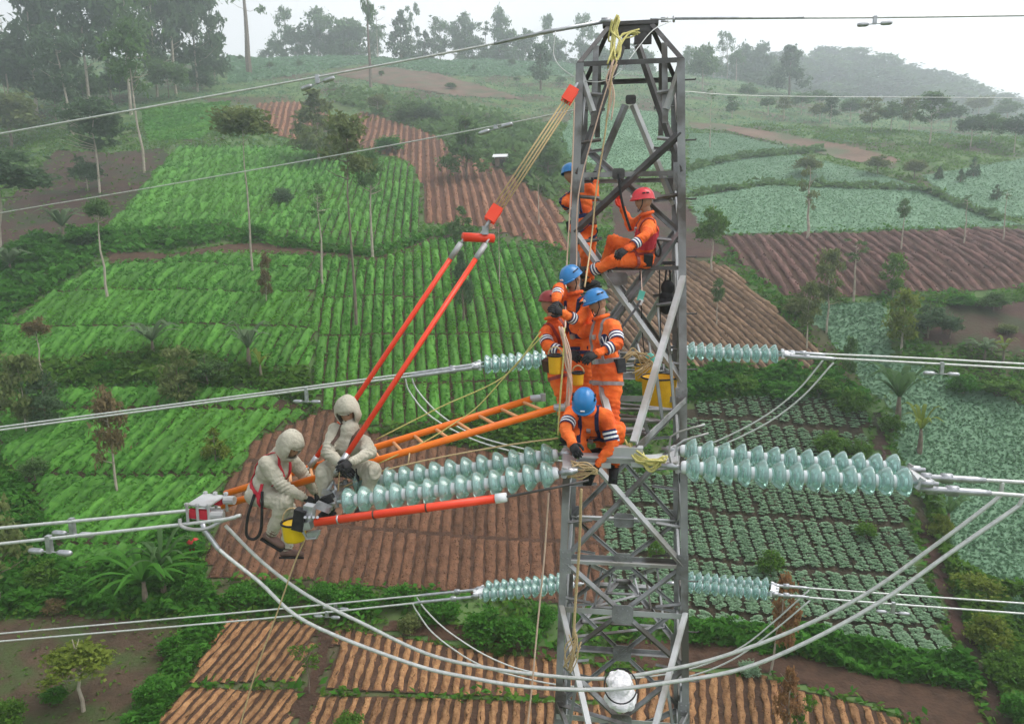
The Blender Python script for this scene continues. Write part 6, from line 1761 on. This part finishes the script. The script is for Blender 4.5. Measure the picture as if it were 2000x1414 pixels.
# ================================================================ GEAR
def ropething(label, pts, r, m, cat='rope', group=None, k=6, name='rope', n=6):
    P = spline(pts, k) if len(pts) > 2 else [Vector(p) for p in pts]
    mb = MB(); mb.tube(P, r, n)
    o = mb.build(name, MT[m], None, True, P[0])
    return tag(o, label, cat, group)
# the orange ladder
LV = -2.25
la0, la1 = W(1086, 797, -2.45), W(430, 988, -2.62)
lb0, lb1 = W(1040, 779, -1.98), W(440, 964, -2.15)
lad = thing('ladder', (la0 + la1) / 2, 'long orange fibreglass ladder slung level from the crossarm to the conductors', 'ladder')
mb = MB(); mb.tube([la0, la1], .040, 10); build_in(mb, 'rail', MT['fibre'], lad, True)
mb = MB(); mb.tube([lb0, lb1], .040, 10); build_in(mb, 'rail', MT['fibre'], lad, True)
for i in range(14):
    t = .03 + i * .068
    mb = MB(); mb.tube([la0.lerp(la1, t), lb0.lerp(lb1, t)], .019, 7); build_in(mb, 'rung', MT['rung'], lad, True)
for a in (la0, lb0):
    mb = MB(); mb.tube([a - Vector((.02, 0, 0)), a + Vector((.10, 0, .012))], .042, 10); mb.box(a + Vector((.12, 0, .02)), (.06, .03, .09)); build_in(mb, 'end_hook', MT['clamp'], lad)
# hot sticks, spreader, tackle
sv = -1.55
sL, sR = W(904, 463, sv - .10), W(964, 466, sv + .10)
spr = thing('spreader_bar', (sL + sR) / 2, 'short orange spreader bar hung on the rope tackle above the two red poles', 'spreader bar')
mb = MB(); mb.tube([sL, sR], .052, 12); build_in(mb, 'bar', MT['redfibre'], spr, True)
mb = MB(); mb.tube([sL.lerp(sR, .5), W(946, 448, sv), W(958, 432, sv)], .014, 6); mb.box(W(948, 450, sv), (.07, .05, .1)); build_in(mb, 'hook', MT['clamp'], spr)
for (lb, a, b, v0, v1) in (('front red insulating pole passing before the seated cream worker', (941, 488), (668, 902), sv - .05, -3.02), ('rear red insulating pole passing behind the seated cream worker', (893, 486), (610, 905), sv - .12, -2.15)):
    A, B = W(*a, v0), W(*b, v1)
    r_ = thing('hot_stick', B, lb, 'pole', 'red insulating poles hanging from the spreader bar')
    mb = MB(); mb.tube([A, B], .030, 12); build_in(mb, 'tube', MT['redfibre'], r_, True)
    d = (A - B).normalized()
    mb = MB(); mb.tube([A - d * .14, A + d * .08], .034, 10); mb.tube([A + d * .06, A + d * .17], .014, 6); build_in(mb, 'end_fitting', MT['pale_steel'], r_, True)
    mb = MB(); mb.tube([B + d * .1, B - d * .05], .036, 10); mb.tube([B - d * .03, B - d * .14], .018, 6); build_in(mb, 'clevis', MT['clamp'], r_, True)
for (lb, c, v) in (('upper orange pulley block of the rope tackle at the tower leg', (1113, 186), -.85), ('lower orange pulley block of the rope tackle above the spreader bar', (964, 418), sv)):
    q = W(*c, v)
    o = thing('pulley_block', q, lb, 'pulley block', 'orange pulley blocks of the rope tackle')
    ax = (W(1113, 186, -.85) - W(964, 418, sv)).normalized()
    F3 = frame(ax, Vector((0, -1, 0)))
    for k in (-1, 1):
        mb = MB(); mb.box(q + F3 @ Vector((0, 0, k * .035)), (.20, .13, .012), F3); build_in(mb, 'cheek', MT['redfibre'], o)
    mb = MB()
    for k in (-.02, .02):
        mb.tube([q + F3 @ Vector((0, 0, k - .012)), q + F3 @ Vector((0, 0, k + .012))], .062, 14)
    build_in(mb, 'sheave', MT['fibre'], o, True)
    mb = MB(); s = 1 if c[0] > 1000 else -1
    mb.tube([q + ax * s * .08, q + ax * s * .15, q + ax * s * .19], [.016, .016, .012], 6); build_in(mb, 'shackle', MT['clamp'], o)
for i, off in enumerate((-7, -1, 5, 10)):
    ropething(['leftmost', 'second from left', 'third from left', 'rightmost'][i] + ' of the four tan rope falls between the orange pulley blocks', [W(1113 + off * .8, 190 + off * .5, -.86 + i * .02), W(964 + off, 416 + off * .5, sv + i * .02)], .0105, 'rope', 'rope', 'falls of the rope tackle')
# strain pole under the left string, with rod and clamps
A, B = W(616, 1020, -3.45), W(972, 973, -3.42)
r_ = thing('strain_pole', A, 'long red insulating strain pole lying under the left near insulators', 'pole')
mb = MB(); mb.tube([A, B], .042, 12); build_in(mb, 'tube', MT['redfibre'], r_, True)
for t in (.13, .33, .62):
    mb = MB(); mb.tube([A.lerp(B, t - .004), A.lerp(B, t + .004)], .046, 12); build_in(mb, 'joint_ring', MT['clamp' if t < .2 else 'brownweb'], r_, True)
mb = MB(); mb.tube([B - (B - A).normalized() * .02, B + (B - A).normalized() * .09], [.05, .046], 12); build_in(mb, 'end_cap', MT['white'], r_, True)
mb = MB(); mb.tube([B, W(1085, 952, -3.4), W(1150, 938, -3.35)], .012, 7); build_in(mb, 'pull_rod', MT['dark_steel'], r_, True)
def clampset(mb):
    for (px, py, v, s, d) in ((604, 1000, -3.38, 1, (.10, .10, .16)), (596, 1026, -3.42, 1, (.14, .08, .08)), (632, 990, -3.3, 1, (.16, .06, .07)), (612, 1042, -3.4, 1, (.12, .06, .05))):
        mb.box(W(px, py, v), d, Matrix.Rotation(random.uniform(-.5, .5), 3, 'Y'))
    mb.tube([W(590, 1035, -3.42), W(600, 1052, -3.42), W(618, 1050, -3.42), W(625, 1035, -3.42)], .014, 7)
    for k in range(4): mb.tube([W(596 + 8 * k, 1010, -3.48), W(596 + 8 * k, 1010, -3.34)], .016, 6)
hardware('line_clamp', 'cluster of silver clamps worked on by the bending cream worker', 'clamp', clampset, 'clamp')
def ring(mb):
    mb.box(W(642, 962, -2.95), (.14, .05, .06), Matrix.Rotation(.3, 3, 'Y'))
    mb.tube([W(640, 957, -2.95), W(652, 940, -2.95), W(656, 955, -2.95), W(645, 968, -2.95)], .02, 7)
hardware('line_clamp', 'silver ring clamp at the yoke below the hands of the seated cream worker', 'clamp', ring, 'clamp')
hardware('rubber_cover', 'black rubber cover standing between the bright yellow bucket and the silver clamps', 'rubber cover', lambda mb: mb.box(W(586, 1014, -3.42), (.12, .10, .22), Matrix.Rotation(.2, 3, 'Y')), 'black')
hardware('rubber_cover', 'black rubber cover wrapped on the yoke in front of the first glass discs', 'rubber cover', lambda mb: mb.box(W(640, 975, -3.2), (.14, .07, .08), Matrix.Rotation(-.4, 3, 'Y')), 'black')
def grip(mb):
    c = W(405, 990, -2.9)
    mb.box(c + Vector((0, -.16, -.02)), (.22, .05, .10), Matrix.Rotation(.06, 3, 'Y'), 0); mb.box(c + Vector((0, .14, .03)), (.20, .05, .09), Matrix.Rotation(.06, 3, 'Y'), 0)
    mb.box(c + Vector((-.01, 0, .075)), (.25, .36, .018), Matrix.Rotation(.06, 3, 'Y'), 1)
    mb.box(c + Vector((.01, -.02, -.075)), (.22, .30, .018), Matrix.Rotation(.06, 3, 'Y'), 1)
    for dx in (-.12, .0, .13):
        for dy in (-.2, .18):
            mb.tube([c + Vector((dx, dy, -.11)), c + Vector((dx, dy, .115))], .016, 7, 1)
            mb.tube([c + Vector((dx, dy, .085)), c + Vector((dx, dy, .108))], .028, 6, 1)
    mb.tube(spline([c + Vector(q) for q in ((-.20, -.22, -.06), (-.17, -.25, -.13), (-.02, -.26, -.16), (.14, -.25, -.14), (.26, -.22, -.08), (.42, -.2, -.02))]), .020, 8, 1)
    mb.tube([c + Vector((.12, .16, .03)), c + Vector((.24, .16, .03))], .05, 10, 1); mb.tube([c + Vector((.13, -.16, -.03)), c + Vector((.27, -.14, -.03))], .045, 10, 1)
hardware('come_along_clamp', 'red and silver grip plate on the twin conductors at the outer ladder end', 'conductor grip', grip, [MT['redweb'], MT['pale_steel']])
YELLOW_BUCKET = (574, 1020, -3.3)
# ropes
ropething('tan rope hanging from the tower peak past the seated red helmeted worker', [W(1205, 120, -.72), W(1195, 150, -.74), W(1182, 260, -.76), W(1165, 370, -.8), W(1155, 470, -.95), W(1142, 560, -2.0)], .010, 'rope')
ropething('pale rope running down the outside of the left tower leg', [W(1122, 200, -.78), W(1118, 320, -.8), W(1112, 430, -.85), W(1106, 540, -1.0), W(1104, 640, -2.6)], .009, 'prope')
ropething('second pale rope down the left tower leg, nearer the topmost worker', [W(1192, 150, -.74), W(1168, 230, -.76), W(1130, 380, -.8), W(1126, 520, -.9), W(1120, 620, -1.9)], .008, 'prope')
ropething('rope from the brown bundle down the left of the ladder end', [W(1102, 640, -2.75), W(1100, 700, -2.75), W(1094, 780, -2.75), W(1090, 850, -2.75)], .010, 'yrope')
ropething('tan rope hanging straight down inside the left tower leg below the crossarm', [W(1135, 955, -3.2), W(1132, 1060, -3.0), W(1125, 1160, -2.9), W(1120, 1245, -2.9)], .014, 'rope')
ropething('pale pink rope hanging down left of the tower to the bottom edge', [W(1072, 962, -3.0), W(1062, 1100, -3.0), W(1050, 1220, -3.0), W(1040, 1330, -3.0), W(1028, 1440, -3.0)], .009, 'prope')
ropething('thin rope falling from the bending cream worker to the bottom edge', [W(597, 1050, -3.3), W(575, 1100, -3.3), W(540, 1200, -3.3), W(500, 1310, -3.3), W(462, 1440, -3.3)], .008, 'rope')
ropething('yellow line from the seated cream worker up to the maroon helmeted lineman', [W(735, 858, -2.3), W(860, 795, -2.3), W(985, 735, -2.35), W(1056, 648, -2.5)], .007, 'yrope')
ropething('yellow line drooping over the ladder from the maroon helmeted lineman', [W(1060, 655, -2.5), W(1000, 720, -2.4), W(935, 792, -2.35), W(890, 825, -2.4), W(830, 862, -2.5), W(740, 905, -2.6)], .007, 'yrope')
ropething('tan line stretched along the top of the left near insulators', [W(1090, 856, -2.6), W(1000, 868, -2.62), W(850, 895, -2.65), W(740, 922, -2.7), W(650, 960, -2.8)], .009, 'rope')
ropething('pale cord hanging from the ladder at the end of the insulators', [W(800, 885, -2.6), W(797, 905, -2.66)], .008, 'rope')
ropething('white cord between the seated cream worker and the clamps', [W(664, 915, -2.75), W(662, 935, -2.8), W(660, 965, -2.9)], .009, 'rope')
def bundle(name, label, pts, m, r, n, spread, cat='rope', seed=1):
    rg = random.Random(seed)
    mb = MB()
    for i in range(n):
        mb.tube(spline([Vector(p) + Vector([rg.gauss(0, spread) for _ in range(3)]) for p in pts], 5), r, 5)
    o = mb.build(name, MT[m], None, True, pts[0]); return tag(o, label, cat)
bundle('rope_bundle', 'thick bundle of yellow slings tied round the left of the tower peak', [W(1206, 34, -.18), W(1200, 62, -.24), W(1202, 95, -.4), W(1198, 128, -.62)], 'yrope', .012, 9, .035, 'sling', 3)
bundle('rope_bundle', 'yellow slings looping from the peak beam to the bundle', [W(1245, 64, -.14), W(1228, 66, -.2), W(1214, 78, -.3), W(1206, 105, -.45)], 'yrope', .011, 5, .022, 'sling', 4)
bundle('rope_bundle', 'pale knotted ropes hanging on from the yellow peak slings', [W(1200, 125, -.66), W(1192, 150, -.72), W(1193, 185, -.74), W(1186, 235, -.75)], 'prope', .010, 5, .02, 'rope', 5)
bundle('rope_coil', 'messy yellow rope coil lying at the right end of the crossarm tip', [W(1228, 866, -2.95), W(1246, 892, -3.05), W(1275, 900, -3.1), W(1298, 898, -3.1), W(1272, 912, -3.1), W(1252, 902, -3.05)], 'yrope', .011, 7, .025, 'rope', 6)
bundle('rope_bundle', 'tangled pale ropes beside the left leg under the crew', [W(1098, 640, -2.75), W(1108, 700, -2.72), W(1112, 750, -2.7), W(1105, 800, -2.72)], 'prope', .010, 6, .02, 'rope', 7)
bundle('rope_bundle', 'frayed rope end hanging under the straight tan rope', [W(1120, 1240, -2.9), W(1116, 1275, -2.9), W(1110, 1305, -2.88), W(1126, 1262, -2.9)], 'rope', .007, 7, .03, 'rope', 8)
bundle('rope_bundle', 'pale lashing at the crossarm tip under the crouching worker', [W(1118, 905, -3.1), W(1140, 912, -3.12), W(1165, 920, -3.1), W(1140, 925, -3.12), W(1112, 930, -3.1)], 'rope', .009, 6, .02, 'rope', 9)
# buckets and bags
def bucket(label, px, py, v, r, h, rope_to=None, m='yellow'):
    c = W(px, py, v)     # centre of the top
    root = thing('tool_bucket', c - Vector((0, 0, h)), label, 'tool bucket', 'yellow canvas tool buckets')
    mb = MB()
    mb.lathe([(0, -h), (r * .86, -h), (r * .9, -h + .02), (r, -.01), (r * 1.02, 0), (r * .96, -.004), (r * .86, -h + .03), (0, -h + .035)], 20, Matrix.Translation(c)); build_in(mb, 'canvas_body', MT[m], root, True)
    mb = MB(); mb.tube([c + Vector((math.cos(w) * r * 1.02, math.sin(w) * r * 1.02, 0)) for w in np.linspace(0, 2 * PI, 21)], .012, 6); build_in(mb, 'rim', MT['black'], root, True)
    mb = MB(); mb.tube([c + Vector((math.cos(w) * r, 0, math.sin(w) * r * 1.25)) for w in np.linspace(0, PI, 11)], .008, 5); build_in(mb, 'handle', MT['rope'], root, True)
    return root
bucket('large yellow canvas tool bucket hanging inside the right tower leg', 1288, 736, -.60, .225, .42)
bucket('smaller yellow bucket left of and above the large one, holding a teal thing', 1258, 712, -.05, .13, .22)
bucket('yellow bucket hanging at the hip of the maroon helmeted lineman', 1084, 694, -2.72, .07, .19)
bucket('small yellow bucket hanging between the standing lineman and the ropes', 1129, 728, -2.6, .06, .13)
bucket('bright yellow bucket hanging at the foot of the bending cream worker', *YELLOW_BUCKET, .125, .19, None, 'bootyellow')
ropething('dark rope holding the large yellow bucket', [W(1292, 738, -.52) + Vector((0, 0, .25)), W(1290, 640, -.55), W(1288, 528, -.66)], .008, 'black')
ropething('dark rope holding the smaller yellow bucket', [W(1258, 712, -.05) + Vector((0, 0, .16)), W(1254, 640, -.1), W(1250, 530, -.6)], .007, 'black')
hardware('bag', 'teal pouch sticking out of the smaller yellow bucket', 'pouch', lambda mb: mb.ell(W(1270, 702, -.10), (.07, .05, .09)), 'teal', None, True)
bundle('rope_bundle', 'tangled ropes and straps behind the standing lineman at the buckets', [W(1215, 715, -.5), W(1232, 690, -.4), W(1250, 700, -.3), W(1268, 715, -.3), W(1240, 730, -.4)], 'rope', .010, 8, .035, 'rope', 11)
def hangbag(mb):
    mb.ell(W(1302, 590, -.58), (.10, .07, .16)); mb.ell(W(1304, 562, -.58), (.085, .06, .10)); mb.box(W(1300, 596, -.64), (.13, .04, .17))
    mb.tube([W(1298, 560, -.58), W(1300, 540, -.6), W(1302, 522, -.64)], .012, 6); mb.tube([W(1308, 560, -.58), W(1309, 545, -.6), W(1308, 522, -.64)], .012, 6)
hardware('bag', 'black tool bag hanging on straps inside the right tower leg', 'bag', hangbag, 'black', None, True)
ropething('dark strap from the leg brace up to the raised hand of the red helmeted worker', [W(1208, 340, -.74), W(1213, 385, -.72), W(1222, 420, -.7), W(1232, 450, -.72)], .016, 'black', 'strap', None, 6, 'strap')
ropething('dark strap loop hanging under the red helmeted worker', [W(1284, 470, -.7), W(1290, 486, -.7), W(1288, 500, -.7), W(1280, 496, -.7), W(1280, 478, -.7)], .014, 'black', 'strap', None, 6, 'strap')
ropething('dark lanyard rising from the standing lineman to the teal tag', [W(1208, 648, -2.2), W(1225, 625, -2.0), W(1240, 605, -1.7), W(1250, 588, -1.4)], .013, 'black', 'lanyard', None, 6, 'lanyard')
hardware('tag', 'small teal and white tag on a cord right of the standing lineman', 'tag', lambda mb: [mb.box(W(1252, 578, -1.35), (.07, .03, .12), Matrix.Rotation(.3, 3, 'Y'), 0), mb.box(W(1251, 590, -1.36), (.05, .035, .06), Matrix.Rotation(.4, 3, 'Y'), 1)], [MT['teal'], MT['white']])
ropething('thin pale cord holding the teal tag from the cross member', [W(1254, 570, -1.34), W(1253, 550, -1.1), W(1252, 527, -.75)], .005, 'prope')
ropething('black strap loop hanging from the harness of the bending cream worker', [W(497, 965, -2.95), W(484, 1010, -3.0), W(482, 1045, -3.0), W(498, 1052, -3.0), W(510, 1030, -3.0), W(512, 960, -2.98)], .017, 'black', 'strap', None, 6, 'strap')
ropething('short dark strap at the feet of the seated cream worker', [W(696, 915, -2.75), W(700, 940, -2.75), W(698, 958, -2.75)], .014, 'black', 'strap', None, 6, 'strap')
def wrap(mb):
    for (px, py, rx, rz) in ((1210, 1332, .13, .09), (1213, 1352, .145, .085), (1212, 1364, .12, .075), (1200, 1358, .09, .08), (1226, 1356, .09, .08)):
        mb.ell(W(px, py, -3.02), (rx, .30 if rx > .14 else .2, rz), None, 16, 10)
hb = hardware('wrapped_bundle', 'white cloth wrapped bundle where the near jumper loops cross the tower', 'wrapped bundle', wrap, 'wcloth', None, True)
rm = hb.modifiers.new('r', 'REMESH'); rm.mode = 'VOXEL'; rm.voxel_size = .02
dsx = bpy.data.textures.new('folds', 'CLOUDS'); dsx.noise_scale = .09
dm = hb.modifiers.new('d', 'DISPLACE'); dm.texture = dsx; dm.strength = .09; dm.mid_level = .5
ropething('dark tie round the white wrapped bundle', [W(1212, 1338, -3.02) + Vector((math.cos(w) * .17, math.sin(w) * .32, .0)) for w in np.linspace(0, 2 * PI, 17)], .008, 'black', 'tie', None, 2, 'tie')
# things on the ground
def jacket(mb):
    c = hit1(376, 1074) + Vector((0, 0, .45))
    mb.ell(c, (.40, .28, .22)); mb.ell(c + Vector((.22, 0, .12)), (.2, .16, .14)); mb.ell(c + Vector((-.32, 0, -.05)), (.22, .16, .12)); mb.ell(c + Vector((0, 0, -.3)), (.3, .25, .25))
hardware('jacket', 'red jacket lying on the greenery left of the brown beds', 'jacket', jacket, 'red', None, True)
hb_ = hit1(978, 326)
hut = thing('field_hut', hb_, 'tiny white roofed field hut on the red furrows beside the conical tree', 'hut')
mb = MB(); mb.box(hb_ + Vector((0, 0, .55)), (1.3, 1.0, 1.1)); build_in(mb, 'wall', MT['bark2'], hut)
mb = MB()
for s in (-1, 1): mb.box(hb_ + Vector((0, s * .38, 1.32)), (1.9, .95, .05), Matrix.Rotation(-s * .45, 3, 'X'))
build_in(mb, 'roof', MT['white'], hut)
mb = MB(); mb.box(hb_ + Vector((.2, -.52, .45)), (.5, .04, .8)); build_in(mb, 'door', MT['black'], hut)

# ================================================================ HAZE
hz = MB(); hz.box((0, 400, 22), (3600, 2300, 190))
hm = bpy.data.materials.new('haze_air'); hm.use_nodes = True
ht = hm.node_tree; ht.nodes.clear()
pv = ht.nodes.new('ShaderNodeVolumePrincipled'); ho = ht.nodes.new('ShaderNodeOutputMaterial')
pv.inputs['Color'].default_value = (.88, .94, 1.0, 1)
pv.inputs['Density'].default_value = 0.0019
pv.inputs['Anisotropy'].default_value = 0.7
ht.links.new(pv.outputs[0], ho.inputs['Volume'])
tag(hz.build('haze', hm), 'thin pale haze over the hillside', None, None, 'stuff')
